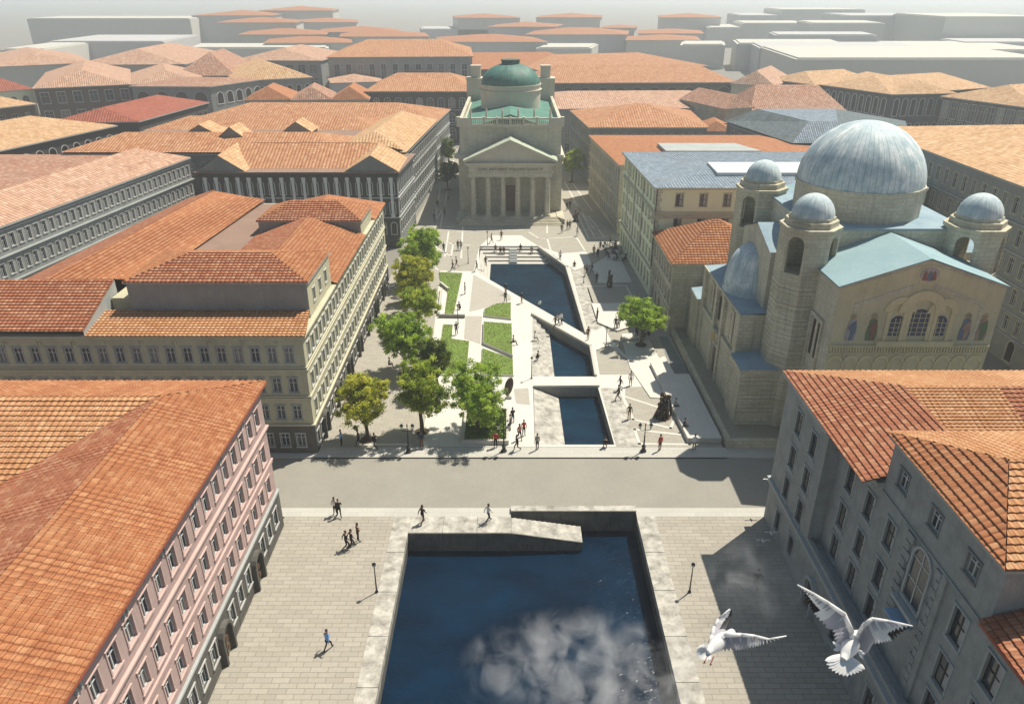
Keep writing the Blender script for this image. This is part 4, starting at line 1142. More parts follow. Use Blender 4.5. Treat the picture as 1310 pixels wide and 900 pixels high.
far('very long red-orange roof over a dark arcade, right of the green dome', (690,106), (941,105), 14, 34, 4.0, 'dark_stone', 'tile_mid', S([(8.3,4.2)], 5.6, 4.0, 'archdark', 'blue_grey'), su=.9)
far('long red roof beyond the dark arcade, right of the green dome', (690,90), (905,84), 15, 60, 3.0, 'far_wall', 'tile_mid', su=1.2)
far('faded pink-brown roof on a grey block behind the temple church', (697,139), (936,137.5), 12.5, 32, 2.6, 'grey_plaster', 'tile_pale', S([(8.8,2),(5,2),(1.5,2)], 3.4, 1.2, 'plain', 'grey_trim'), wspec=S([(8.8,2),(5,2),(1.5,2)], 3.4, 1.2, 'plain', 'grey_trim'))
far('pale blue-green walled annex with a small orange roof, left of the blue-grey roof', (895,167), (938,168), 10.5, 10, 2.0, 'far_wall2', 'tile_near')
far('brown mansard-like roof block behind the blue-grey roof', (962,141), (1080,141), 13, 22, 5.0, 'lime_dark', 'tile_dull', ratio=.35)
far('plain brown roof block at the left of the mansard-like roof', (928,139), (962,137), 14, 20, 3.0, 'lime_dark', 'flat_brown' if False else 'tile_dull')
far('small pale brown roof, right end of the dark arcade', (936,107), (990,110), 14, 26, 4.0, 'lime', 'tile_pale')
SP = S([(8.6,4.6),(1.5,5)], 2.6, 1.5, 'archdark', 'pilaster_white')
far('narrow orange roof over a dark colonnade, left end of the long colonnaded row', (986,101), (1043,108.5), 14.5, 26, 3.0, 'dark_facade', 'tile_tan', SP)
far('middle of the long dark colonnaded row with a striped orange roof, upper right', (1053,108.5), (1142,120.5), 14.5, 40, 3.4, 'dark_facade', 'tile_tan', SP, trim='blue_grey')
far('right part of the long dark colonnaded row, front parallel to the horizon', (1142,120.5), (1222,119), 14.5, 34, 3.2, 'dark_facade', 'tile_tan', SP, trim='blue_grey')
far('dark glazed building with a tan roof at the right edge', (1206,123), (1330,139), 14.5, 40, 4.0, 'dark_facade', 'tile_tan', S([(9,4.4),(4,4.4)], 2.6, 1.9, 'plain', 'pilaster_white'))
b = building('apartment_building', 'blue-grey building with white windows and a hipped blue-grey roof, behind the yellow house',
    [(56,150.8),(79,150.8),(91,178),(50,178)], 13, 'flat_brown', 'blue_grey', 'flat', {3: [S([(9.2,2.1),(5.6,2.1)], 3.6, 1.2, 'casement', 'pilaster_white')], 0: [S([(9.2,2.1)], 3.6, 1.2, 'casement', 'pilaster_white')]}, bands=[(12.4,.5)], finish=False)
A_, B_, C_, D_ = (49.5,178.4,13.05),(55.6,150.3,13.05),(79.4,150.3,13.05),(91.6,178.4,13.05)
r0, r1, r2, r3 = (55,173,16.5),(60.2,155.4,16.5),(66,155.4,16.5),(72.6,173,16.5)
for f, mt in (([A_,B_,r1,r0],'slate_dark'), ([B_,C_,r2,r1],'slate_blue'), ([r0,r1,r2,r3],'slate_blue'), ([C_,D_,r3,r2],'slate_dark'), ([D_,A_,r0,r3],'slate_dark')): b.tile(f, mt, su=.6, sv=.6)
b.finish()
building('apartment_building', 'tall grey building with rows of pale windows and tan roof, behind the domed church',
    [(59.4,58),(96,58),(96,126),(58.6,126)], 20, 3.4, 'grey_plaster', 'tile_tan', {3: [S([(16.6,1.9),(13.2,1.9),(9.9,1.9),(6.7,1.9),(3.6,1.8)], 2.15, .9, 'casement', 'cream_trim'), S([(.4,2.5)], 4.3, 1.3, 'archdark', 'lime')]}, bands=[(15.6,.25),(12.3,.15),(9,.2),(5.8,.15),(3.1,.25)], su=.5)

# ================================================================ hazy distance
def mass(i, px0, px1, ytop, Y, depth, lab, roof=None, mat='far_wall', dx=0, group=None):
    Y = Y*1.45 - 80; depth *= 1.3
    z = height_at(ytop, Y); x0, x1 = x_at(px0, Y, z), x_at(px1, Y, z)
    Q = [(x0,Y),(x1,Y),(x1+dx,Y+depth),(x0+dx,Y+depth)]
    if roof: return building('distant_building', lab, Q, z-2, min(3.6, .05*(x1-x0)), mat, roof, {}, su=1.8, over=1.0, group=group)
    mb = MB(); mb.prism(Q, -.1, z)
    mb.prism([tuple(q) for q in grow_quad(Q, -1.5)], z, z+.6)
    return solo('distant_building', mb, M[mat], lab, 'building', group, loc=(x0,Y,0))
FAR = [
 (245,345,16.5,520,60,'tall hazy block with an orange roof, leftmost of the distant orange roofs',1),
 (277,378,25,460,40,'hazy block with an orange roof, in front of the leftmost distant orange roof',1),
 (331,425,10.5,560,50,'highest hazy orange roof left of centre, near the top of the picture',1),
 (372,455,25,500,40,'narrow hazy block with an orange roof, right of the highest one on the left',1),
 (305,415,40,420,36,'low hazy orange roof behind the window-grid office building, left one',1),
 (338,448,50,385,30,'low hazy orange roof just behind the office building',1),
 (408,510,37,440,36,'hazy orange roof above the grey colonnaded building, left one',1),
 (435,548,42.5,410,36,'hazy orange roof above the grey colonnaded building, right one',1),
 (585,665,19.5,520,44,'high hazy orange roof above the green dome, left one',1),
 (624,710,30.5,470,36,'middle hazy orange roof above the green dome',1),
 (566,700,49,390,40,'broad hazy orange roof just above the green dome',1),
 (686,768,19,520,44,'high hazy orange roof right of the green dome',1),
 (673,802,40,430,40,'broad hazy orange roof right of the green dome',1),
 (770,812,32,480,30,'small hazy orange roof between two broad ones, right of centre',1),
 (846,923,19,520,44,'high hazy orange roof in the middle right',1),
 (817,900,39,450,36,'hazy orange roof below the high one in the middle right',1),
 (802,895,47,410,36,'lowest hazy orange roof in the middle right',1),
 (34,243,24.5,500,50,'large hazy grey block at the far left',0),
 (60,210,54,400,60,'low flat hazy roof in front of the large grey block at the left',0),
 (0,58,64,360,60,'low flat hazy roof at the left edge',0),
 (240,420,62,372,30,'long low pale roof between the left hazy blocks',0),
 (540,650,38,520,40,'pale hazy block left of the orange roof above the dome',0),
 (685,757,62,375,30,'low pale flat block right of the green dome',0),
 (1000,1107,13,560,60,'tallest pale block at the upper right',0),
 (948,1000,20.5,560,60,'pale block left of the tallest one at the upper right',0),
 (907,950,36,500,50,'mauve-grey block at the left end of the pale group',0),
 (950,1035,30.5,500,44,'mauve-grey block in front of the tallest pale block',0),
 (1088,1203,21,480,60,'pale block right of the tallest one',0),
 (1038,1133,30.5,440,40,'pale block below the tallest one, upper right',0),
 (1210,1340,22.5,420,70,'large greenish pale block at the top right corner',0),
 (992,1122,45.5,400,30,'low pale block in the middle of the upper right group',0),
 (943,1080,56.5,365,30,'long low pale block, left front of the upper right group',0),
 (870,928,58,370,26,'small low pale block left of the upper right group',0),
 (972,1180,62,340,36,'long pale block with a flat roof, middle front of the upper right group',0),
 (1018,1345,76,290,60,'broadest pale flat-roofed block, nearest of the upper right group',0),
 (1180,1345,65,350,60,'flat pale roof behind the broadest block at the right edge',0),
 (1232,1345,55,390,40,'low pale block at the right edge under the greenish one',0),
]
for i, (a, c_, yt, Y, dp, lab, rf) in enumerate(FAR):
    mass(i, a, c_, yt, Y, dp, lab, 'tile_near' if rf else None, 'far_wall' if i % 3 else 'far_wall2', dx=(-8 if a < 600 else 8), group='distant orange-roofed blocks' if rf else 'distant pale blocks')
# ================================================================ grey building, front right
b = Bld('apartment_building', 'grey rough-plastered building with big window surrounds and stepped orange roofs, front right corner', (30,35), detail=True)
WX, WX2 = 21.35, 22.3
def W(y, z, w=1.05, h=1.9, st='dark', kd='window', tr='grey_trim', y1=50.4): return (y1-y, z, w, h, st, tr, kd)
# wall sections run north to south so the outside lies to the west
b.facade((WX,50.4),(WX,42.3), 4.0, 13.7, 'rough_plaster', [W(y,z) for y in (47.2,44.3) for z in (10.2,7.2,4.35)])
b.facade((WX,50.4),(WX,8), -.1, 3.9, 'rough_plaster', [W(y,.9,.95,1.8) for y in (47.6,44.6)] + [W(y,.9,.95,1.8) for y in (36.2,33.5,30.8,22,19)])
b.facade((WX2,42.3),(WX2,8), 4.0, 13.7, 'rough_plaster', [W(y,z,y1=42.3) for y in (40.2,37.4,34.6) for z in (10.2,7.2,4.5)] + [W(y,z,1.15,2.0,y1=42.3) for y in (27.3,24.4,21.5,18.6) for z in (10.4,7.3,4.5)])
b.facade((WX,42.3),(WX2,42.3), 4.0, 13.7, 'rough_plaster')
b.facade((60,50.4),(WX,50.4), -.1, 13.7, 'rough_plaster', [])
b.facade((WX2,36.4),(WX2,25.6), 13.7, 16.95, 'rough_plaster', [W(y,14.4,.95,1.15,'casement',y1=36.4,tr='blue_grey') for y in (34.7,31.2,27.7)])
b.facade((WX2,25.6),(60,25.6), 13.0, 16.95, 'rough_plaster'); b.facade((60,36.4),(WX2,36.4), 13.0, 16.95, 'rough_plaster')
b.win.append((Vector((WX2,31.1,9.3)), -math.pi/2, 'arch', 1.7, 3.6, 'grey_trim', 'window'))
b.win.append((Vector((WX,40.0,0)), -math.pi/2, 'door', 1.3, 2.6, 'grey_trim', 'door'))
b.win.append((Vector((WX,27.0,0)), -math.pi/2, 'door', 1.5, 3.0, 'grey_trim', 'door'))
k = b.mi(b.cm, 'grey_trim'); kb = b.mi(b.cm, 'rough_plaster')
b.c.box(WX-.25, WX+1.3, 8, 50.6, 3.88, 4.12, k); b.c.box(WX-.12, WX, 8, 50.5, 3.5, 3.88, kb)
b.c.box(WX+.0, WX+.3, 8, 42.3, 4.12, 4.55, kb)
b.c.box(WX-.35, WX2, 42.1, 50.75, 13.35, 13.62, k); b.c.box(WX2-.45, 60, 36.4, 42.3, 13.35, 13.62, k); b.c.box(WX, 60, 50.4, 50.75, 13.35, 13.62, k)
b.c.box(WX2-.1, WX2, 8, 36.4, 13.1, 13.22, kb)
b.c.box(WX2-.35, 60, 25.35, 36.65, 16.7, 16.9, k)
b.c.box(WX2-.14, WX2, 32.9, 33.35, 4.1, 13.1, kb); b.c.box(WX2-.14, WX2, 28.85, 29.3, 4.1, 13.1, kb)
for z in range(14):          # quoin blocks either side of the tall arched window
    w = .55 if z % 2 else .3
    b.c.box(WX2-.17, WX2, 32.4-w+.3, 32.9, 4.7+z*.6, 4.7+z*.6+.5, kb); b.c.box(WX2-.17, WX2, 29.3, 29.3+w, 4.7+z*.6, 4.7+z*.6+.5, kb)
b.c.box(WX2-.5, WX2, 29.9, 32.3, 8.8, 9.05, k)
T = b.tile
ex, zA = 20.95, 13.65
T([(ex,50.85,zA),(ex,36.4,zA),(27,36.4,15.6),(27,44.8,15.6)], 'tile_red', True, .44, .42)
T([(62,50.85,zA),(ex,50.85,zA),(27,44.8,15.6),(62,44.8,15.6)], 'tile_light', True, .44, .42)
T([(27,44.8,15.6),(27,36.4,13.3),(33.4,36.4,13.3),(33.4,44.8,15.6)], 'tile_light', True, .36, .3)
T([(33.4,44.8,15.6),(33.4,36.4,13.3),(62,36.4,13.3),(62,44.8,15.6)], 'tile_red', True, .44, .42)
m = b.mi(b.wm, 'blue_grey'); b.w.face([(27.02,36.4,13.2),(27.02,44.8,13.2),(27.02,44.8,15.58),(27.02,36.4,15.58)], m)
ex, zB = 21.85, 16.95
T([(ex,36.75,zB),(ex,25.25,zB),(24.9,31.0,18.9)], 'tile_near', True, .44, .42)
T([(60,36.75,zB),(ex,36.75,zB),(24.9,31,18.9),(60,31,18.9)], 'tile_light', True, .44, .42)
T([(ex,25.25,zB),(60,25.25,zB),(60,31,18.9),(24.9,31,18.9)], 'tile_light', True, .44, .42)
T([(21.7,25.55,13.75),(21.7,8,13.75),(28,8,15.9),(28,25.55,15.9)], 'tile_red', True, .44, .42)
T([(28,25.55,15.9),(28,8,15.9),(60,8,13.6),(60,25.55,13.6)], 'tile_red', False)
b.slab([(21.75,8),(60,8),(60,25.5),(21.75,25.5)], 13.5, 13.68, 'tile_trim')
b.finish()
ridge_caps(b.t, [((27,36.5,15.7),(27,44.8,15.7)), ((21,50.8,13.75),(27,44.8,15.7)), ((27,44.8,15.7),(50,44.8,15.7)), ((21.9,36.7,17.05),(24.9,31,19)), ((21.9,25.3,17.05),(24.9,31,19)), ((24.9,31,19),(45,31,19))])
# blue awning window leaf
mb = MB(); mb.box(21.4,22.25,30.3,31.9,8.1,8.18)
part('window_shelf', mb, plain('pale_blue_sheet', (.25,.42,.6), .4), b.t)

# ================================================================ temple-fronted church
M['greenish_stone'] = weathered('greenish_stone', (.46,.5,.4), (.3,.38,.3), .5)
ch = thing('church', 'stone church with a six-columned temple front and a green copper dome, closing the square', 'church', (-.3,150,0))
CX = -.3
mb = MB(); mb.box(CX-10, CX+10, 144.5, 182, 0, 11.2); mb.box(CX-9.7, CX+9.7, 144.8, 182, 11.9, 17.15)
mb.box(CX-9.7,CX-9.1,144.8,182,17.15,18.5); mb.box(CX+9.1,CX+9.7,144.8,182,17.15,18.5)
part('wall', mb, M['lime'], ch)
mb = MB(); mb.box(CX-10.5, CX+10.5, 144.1, 182.4, 11.2, 11.55); mb.box(CX-10.25, CX+10.25, 144.3, 182.2, 11.55, 11.9)
mb.box(CX-10.15, CX+10.15, 144.4, 182.2, 17.1, 17.35)
part('cornice', mb, M['lime_pale'], ch)
mb = MB(); mb.box(CX-10.15,CX-9.5,144.3,145.3,17.35,18.9); mb.box(CX+9.5,CX+10.15,144.3,145.3,17.35,18.9)
mb.box(CX-9.5,CX-7.6,144.4,144.9,17.35,18.75); mb.box(CX+7.6,CX+9.5,144.4,144.9,17.35,18.75)
mb.box(CX-7.6,CX+7.6,144.4,144.9,17.35,17.55); mb.box(CX-7.6,CX+7.6,144.4,144.9,18.5,18.75)
for k in range(7): mb.box(CX-7.6+k*2.53-.2, CX-7.6+k*2.53+.2, 144.35, 144.95, 17.55, 18.9)
for k in range(42):
    mb.lathe(CX-7.3+k*.356, 144.65, [(.07,17.55),(.12,17.75),(.06,18.2),(.09,18.5)], 6)
part('balustrade', mb, M['lime_pale'], ch)
for k in range(6):
    x = CX-7.5+k*3.0; st = MB()
    st.lathe(x, 144.65, [(.22,18.9),(.18,19.1),(.24,19.3),(.16,19.7),(.2,20.0),(.08,20.15),(.14,20.3),(.0,20.5)], 8)
    part('statue', st, M['lime_pale'], ch)
mb = MB()     # copper roof: front gable slopes and four hips to the drum
zr = 18.9
A = [(CX-9.1,145,17.3),(CX+9.1,145,17.3),(CX+9.1,181,17.3),(CX-9.1,181,17.3)]
r1, r2 = (CX,150,19.2), (CX,176,19.2)
for f in ([A[0],A[1],r1],[A[1],A[2],r2,r1],[A[2],A[3],r2],[A[3],A[0],r1,r2]): mb.face(f)
mb.face([(CX-5,145.2,17.6),(CX,145.2,19.3),(CX,152,19.3),(CX-5,152,18.0)]); mb.face([(CX,145.2,19.3),(CX+5,145.2,17.6),(CX+5,152,18.0),(CX,152,19.3)]); mb.face([(CX-5,145.2,17.6),(CX+5,145.2,17.6),(CX,145.2,19.3)])
part('roof', mb, M['copper_flat'], ch)
mb = MB(); mb.lathe(CX, 165, [(6.3,17.2),(6.3,21.4),(6.55,21.45),(6.6,21.7),(6.3,21.75),(6.3,22.5),(6.45,22.55),(6.45,22.75),(6.0,22.75)], 40)
o = part('drum', mb, M['lime_pale'], ch); smooth_by_angle(o, 30)

mb = MB(); mb.lathe(0, 0, [(6.2*math.cos(a*math.pi/2/12), 4.1*math.sin(a*math.pi/2/12)) for a in range(12)] + [(1.0,4.12)], 56)
o = part('dome', mb, M['copper'], ch, local=True); o.location = (CX-ch.location.x, 165-150, 22.7); smooth_by_angle(o, 50)
mb = MB(); mb.lathe(0, 0, [(1.9,3.7),(1.9,4.5),(2.05,4.5),(2.05,4.75),(0,4.8)], 10)
l = part('lantern', mb, M['copper_dark'], o, local=True)
# bell turrets
for sx in (-1, 1):
    mb = MB(); x = CX + sx*8.0
    mb.box(x-2.1, x+2.1, 179.5, 183.7, 0, 22.0); mb.box(x-2.25, x+2.25, 179.35, 183.85, 22.0, 22.3); mb.box(x-1.1, x+1.1, 180.5, 182.7, 22.3, 24.7); mb.box(x-1.22, x+1.22, 180.38, 182.82, 24.7, 24.95)
    part('turret', mb, M['lime_pale'], ch)
# portico
FZ = .95; PY = 141.0
for k in range(6):
    x = CX-7.1 + k*2.84; c = MB()
    c.box(x-.66,x+.66,PY-.66,PY+.66,FZ,FZ+.22)
    c.lathe(x, PY, [(.62,FZ+.22),(.64,FZ+.32),(.54,FZ+.42),(.53,FZ+1.5),(.45,8.0),(.5,8.05),(.5,8.15)], 16)
    o = part('column', c, M['lime'], ch); smooth_by_angle(o, 40)
    cp = MB()
    for sx in (-1,1):
        for yy in (PY-.5, PY+.42): cp.tube((x+sx*.52, yy, 8.28),(x+sx*.52, yy+.1, 8.28), .24, .24, 10)
        cp.tube((x+sx*.52, PY-.5, 8.28),(x+sx*.52, PY+.5, 8.28), .17, .17, 8)
    cp.box(x-.52,x+.52,PY-.45,PY+.45,8.12,8.42); cp.box(x-.7,x+.7,PY-.6,PY+.6,8.42,8.6)
    g = part('capital', cp, M['lime'], o)
mb = MB(); mb.box(CX-7.9,CX+7.9,PY-.65,PY+.6,8.6,9.3); mb.box(CX-7.9,CX-6.9,PY+.6,144.6,8.6,10.6); mb.box(CX+6.9,CX+7.9,PY+.6,144.6,8.6,10.6)
mb.box(CX-7.98,CX+7.98,PY-.72,PY+.6,9.3,9.42); mb.box(CX-7.9,CX+7.9,PY-.62,PY+.6,9.42,10.6)
mb.box(CX-7.9,CX+7.9,PY+.6,144.5,10.45,10.6)
ent = part('entablature', mb, M['lime'], ch)
mb = MB(); mb.box(CX-8.6,CX+8.6,PY-1.2,144.5,10.95,11.25); mb.box(CX-8.3,CX+8.3,PY-.95,144.5,10.6,10.95)
yf = PY-1.2; th = .42
for sx in (-1,1):
    a = (CX+sx*8.75, 11.25); c = (CX, 15.0)
    n0 = len(mb.v)
    pts = [(a[0],a[1]),(c[0],c[1]),(c[0],c[1]+.5),(a[0],a[1]+.42)]
    for y in (yf, 144.5):
        for (x, z) in pts: mb.v.append((x,y,z))
    for f in ((0,1,2,3),(7,6,5,4),(0,4,5,1),(1,5,6,2),(2,6,7,3),(3,7,4,0)): mb.f.append(tuple(n0+i for i in f)); mb.m.append(0)
mb.face([(CX-8.4,PY-.55,11.25),(CX+8.4,PY-.55,11.25),(CX,PY-.55,14.9)])
part('pediment', mb, M['lime_pale'], ch)
mb = MB()
for sx in (-1,1):
    mb.face([(CX+sx*8.85,yf-.1,11.7),(CX,yf-.1,15.55),(CX,144.5,15.55),(CX+sx*8.85,144.5,11.7)])
part('portico_roof', mb, M['greenish_stone'], ch)
mb = MB()
mb.box(CX-7.8,CX-7.2,142.8,144.5,FZ,8.6); mb.box(CX+7.2,CX+7.8,142.8,144.5,FZ,8.6)
part('pilaster', mb, M['lime'], ch)
mb = MB()
mb.box(CX-1.3,CX+1.3,144.42,144.5,FZ,5.6); mb.box(CX-1.6,CX-1.3,144.3,144.5,FZ,5.9); mb.box(CX+1.3,CX+1.6,144.3,144.5,FZ,5.9); mb.box(CX-1.7,CX+1.7,144.28,144.5,5.6,6.0)
part('door', mb, [M['wood']], ch)
mb = MB()
for k in range(6):
    mb.box(CX-8.9+.0*k-(5-k)*.22, CX+8.9+(5-k)*.22, 137.5+k*.5, 144.5, k*.158, (k+1)*.158)
part('steps', mb, M['lime_dark'], ch)
mb = MB(); 
for sx in (-1,1):
    mb.prism([(CX+sx*9.0,140.2),(CX+sx*10.4,138.2),(CX+sx*10.4,144.4),(CX+sx*9.0,144.4)][::sx], 0, 1.0)
part('step_cheek', mb, M['lime_dark'], ch)
def lettering(txt, size, loc, rot, mat, parent, depth=.03, sx=1.0, spacing=1.0):
    cu = bpy.data.curves.new('inscription', 'FONT'); cu.body = txt; cu.size = size; cu.extrude = depth
    cu.align_x = 'CENTER'; cu.align_y = 'CENTER'; cu.space_character = spacing
    tmp = bpy.data.objects.new('tmp', cu); COL.objects.link(tmp)
    dg = bpy.context.evaluated_depsgraph_get(); me = bpy.data.meshes.new_from_object(tmp.evaluated_get(dg))
    bpy.data.objects.remove(tmp); me.materials.clear(); me.materials.append(mat)
    o = bpy.data.objects.new('inscription', me); COL.objects.link(o); o.parent = parent
    o.location = Vector(loc) - world_loc(parent); o.rotation_euler = rot; o.scale = (sx,1,1)
    return o
lettering('DIVO ANTONIO THAUMATURGO D', .66, (CX, PY-.66, 10.0), (R(90),0,0), M['dark_stone'], ch, spacing=1.18)

# ================================================================ domed church on the right
sc = thing('church', 'byzantine stone church with a large blue-grey dome, corner bell towers and a mosaic gable', 'church', (35,73.5,0))
CXs, CYs = 35.0, 73.5
SC = 'lime_dark'
mb = MB(); mb.prism([(20.9,60.9),(48,60.9),(48,92),(20.6,92)], 0, .75); mb.prism([(20.9,60.9),(48,60.9),(48,61.25),(21.3,61.25),(21.0,92),(20.6,92)], .75, .95)
part('plinth', mb, M['lime_dark'], sc)
def ring_courses(r, z0, z1, step=.5, g=.05):
    pr = [(r, z0)]; z = z0
    while z + step < z1 + 1e-6:
        pr += [(r, z+step-.06), (r-g, z+step-.055), (r-g, z+step-.005), (r, z+step)]; z += step
    pr.append((r, z1)); return pr
def arch_panel(mb, p0, p1, z0, z1, zo, zt, u0, u1, th, m=0, n=8):
    """wall piece with an arched opening between u0 and u1, sill zo, crown zt"""
    p0 = Vector((*p0[:2],0)); p1 = Vector((*p1[:2],0)); d = (p1-p0); L = d.length; d.normalize(); nr = Vector((d.y,-d.x,0))
    def P(u, z, k=0): q = p0 + d*u - nr*k; return (q.x, q.y, z)
    r = (u1-u0)/2; zc = zt - r; um = (u0+u1)/2
    arc = [(um - r*math.cos(math.pi*i/n), zc + r*math.sin(math.pi*i/n)) for i in range(n+1)]
    for k, rev in ((0, False), (th, True)):
        F = [[P(0,z0,k),P(u0,z0,k),P(u0,z1,k),P(0,z1,k)], [P(u1,z0,k),P(L,z0,k),P(L,z1,k),P(u1,z1,k)]]
        if zo > z0: F.append([P(u0,z0,k),P(u1,z0,k),P(u1,zo,k),P(u0,zo,k)])
        for (a, za), (c, zb) in zip(arc, arc[1:]): F.append([P(a,za,k),P(c,zb,k),P(c,z1,k),P(a,z1,k)])
        for f in F: mb.face(f[::-1] if rev else f, m)
    prof = [(u0,zo)] + arc + [(u1,zo)]
    for (a,za),(c,zb) in zip(prof, prof[1:]): mb.face([P(a,za,0),P(a,za,th),P(c,zb,th),P(c,zb,0)], m)
    mb.face([P(u0,zo,0),P(u1,zo,0),P(u1,zo,th),P(u0,zo,th)], m)
def bell_tower(cx, cy):
    t = part('bell_tower', MBt(cx, cy), M[SC], sc)
    return t
def MBt(cx, cy):
    mb = MB(); Rr = 2.62; ph = R(22.5)
    mb.lathe(cx, cy, ring_courses(Rr, .75, 16.2) + [(Rr+.02,16.25)], 8, 0, ph)
    V = [(cx+Rr*math.cos(ph+R(45)*i), cy+Rr*math.sin(ph+R(45)*i)) for i in range(8)]
    for i in range(8):
        a, c = V[i], V[(i+1)%8]; L = math.hypot(c[0]-a[0], c[1]-a[1])
        if i % 2 == 0: arch_panel(mb, a, c, 16.25, 20.6, 16.7, 20.2, L*.12, L*.88, .4)
        else:
            mb.face([(a[0],a[1],16.25),(c[0],c[1],16.25),(c[0],c[1],20.6),(a[0],a[1],20.6)])
            k = .82; mb.face([(cx+(c[0]-cx)*k,cy+(c[1]-cy)*k,16.25),(cx+(a[0]-cx)*k,cy+(a[1]-cy)*k,16.25),(cx+(a[0]-cx)*k,cy+(a[1]-cy)*k,20.6),(cx+(c[0]-cx)*k,cy+(c[1]-cy)*k,20.6)])
    mb.lathe(cx, cy, [(Rr,20.6),(Rr+.12,20.62),(Rr+.15,20.95),(Rr-.25,21.0),(Rr-.3,21.5),(Rr-.55,21.52),(Rr-.6,21.8),(1.8,21.82)], 8, 0, ph)
    return mb
for sx, sy in ((-1,-1),(1,-1),(-1,1),(1,1)):
    cx, cy = CXs + sx*7.6, CYs + sy*7.4
    t = bell_tower(cx, cy)
    d = MB(); d.lathe(0, 0, [(1.88*math.cos(a*math.pi/16), 2.0*math.sin(a*math.pi/16)) for a in range(8)] + [(0,2.0)], 32)
    o = part('small_dome', d, M['lead'], t, local=True); o.location = (cx-CXs, cy-CYs, 21.75); smooth_by_angle(o, 50)
mb = MB(); mb.box(CXs-7, CXs+7, CYs-7, CYs+7, .75, 20.2)
sH = 7.1; ya = 59.0
mb.v += []
def gable_arm(mb, x0, x1, y0, y1, ze, zr, axis):
    if axis == 'y':
        xm = (x0+x1)/2; poly = [(x0,.75),(x1,.75),(x1,ze),(xm,zr),(x0,ze)]
        n0 = len(mb.v)
        for y in (y0,y1):
            for x, z in poly: mb.v.append((x,y,z))
    else:
        ym = (y0+y1)/2; poly = [(y1,.75),(y0,.75),(y0,ze),(ym,zr),(y1,ze)]
        n0 = len(mb.v)
        for x in (x0,x1):
            for y, z in poly: mb.v.append((x,y,z))
    mb.f.append(tuple(n0+i for i in range(5))); mb.f.append(tuple(n0+5+i for i in reversed(range(5)))); mb.m += [0,0]
    for i in range(5):
        j = (i+1)%5; mb.f.append((n0+j,n0+i,n0+5+i,n0+5+j)); mb.m.append(0)
gable_arm(mb, CXs-sH, CXs+sH, ya, CYs-6.9, 17.5, 19.9, 'y')
gable_arm(mb, CXs-sH, CXs+sH, CYs+6.9, 88, 17.5, 19.9, 'y')
gable_arm(mb, 25.2, 28.1, CYs-4.6, CYs+4.6, 17.3, 18.9, 'x')
gable_arm(mb, 41.9, 46, CYs-4.6, CYs+4.6, 17.3, 18.9, 'x')
part('nave_wall', mb, M['lime'], sc)
mb = MB()
mb.prism([(CXs-7.1,CYs-7.1),(CXs+7.1,CYs-7.1),(CXs+7.1,CYs+7.1),(CXs-7.1,CYs+7.1)], 20.2, 20.38)
for x0, x1 in ((25.0,28.0),(42.0,46.2)):
    mb.face([(x0,CYs-4.8,17.33),(x1,CYs-4.8,17.33),(x1,CYs,18.98),(x0,CYs,18.98)]); mb.face([(x0,CYs,18.98),(x1,CYs,18.98),(x1,CYs+4.8,17.33),(x0,CYs+4.8,17.33)])
part('roof', mb, M['lead_flat'], sc)
mb = MB()
for (y0,y1) in ((ya-.15,CYs-7),(CYs+7,88.2)):
    mb = MB()
    for sx in (-1,1):
        a = (CXs+sx*(sH+.18), 17.46); c = (CXs, 19.96)
        P4 = [(a[0],y0,a[1]),(a[0],y1,a[1]),(c[0],y1,c[1]),(c[0],y0,c[1])]
        mb.face([P4[0],P4[3],P4[2],P4[1]] if sx < 0 else P4); mb.face([(p[0],p[1],p[2]+.1) for p in P4])
        mb.face([(P4[0][0],y0,P4[0][2]),(P4[3][0],y0,P4[3][2]),(P4[3][0],y0,P4[3][2]+.1),(P4[0][0],y0,P4[0][2]+.1)])
    part('gable_roof', mb, M['turquoise'], sc)
mb = MB(); mb.lathe(CXs-.55, CYs, [(5.95,20.3),(5.95,23.0),(6.08,23.05),(6.08,23.3),(5.7,23.3)], 16, 0, R(11.25))
part('drum', mb, M['lime'], sc)
mb = MB(); mb.lathe(0, 0, [(5.9*math.cos(a*math.pi/36), 5.7*math.sin(a*math.pi/36)) for a in range(18)] + [(0,5.7)], 64)
o = part('dome', mb, M['lead'], sc, local=True); o.location = (-.55,0,23.25); smooth_by_angle(o, 60)
# entrance block on the west
def coursed(mb, x0, x1, y0, y1, z0, z1, step=.5):
    z = z0
    while z < z1 - .01:
        zt = min(z+step, z1); mb.box(x0, x1, y0, y1, z, zt-.05); mb.box(x0+.05, x1-.05, y0+.05, y1-.05, zt-.05, zt); z = zt
NY0, NY1 = 67.6, 82.4
mb = MB(); mb.box(23.0, 26, NY0, NY1, .75, 6.0)
coursed(mb, 22.75, 23.0, 68.6, 73.2, .75, 6.0); coursed(mb, 22.75, 23.0, 76.8, 81.4, .75, 6.0)
mb.box(22.6,23.0,NY0,68.6,.75,11.2); mb.box(22.6,23.0,NY1-1,NY1,.75,11.2); mb.box(22.6,23.0,73.2,73.9,.75,11.2); mb.box(22.6,23.0,76.1,76.8,.75,11.2)
mb.box(22.7,23.0,68.6,73.2,6.0,6.5); mb.box(22.7,23.0,76.8,81.4,6.0,6.5)
mb.box(23.0,26,NY0,NY1,6.0,11.0); mb.box(22.55,26.2,NY0-.1,NY1+.1,11.0,11.25)
mb.box(22.5,23.0,73.9,76.1,5.2,6.2)
part('narthex_wall', mb, M[SC], sc)
mb = MB(); mb.face([(22.7,NY0,11.27),(26.2,NY0,11.5),(26.2,NY1,11.5),(22.7,NY1,11.27)][::1])
part('narthex_roof', mb, M['lead_flat'], sc)
mb = MB()
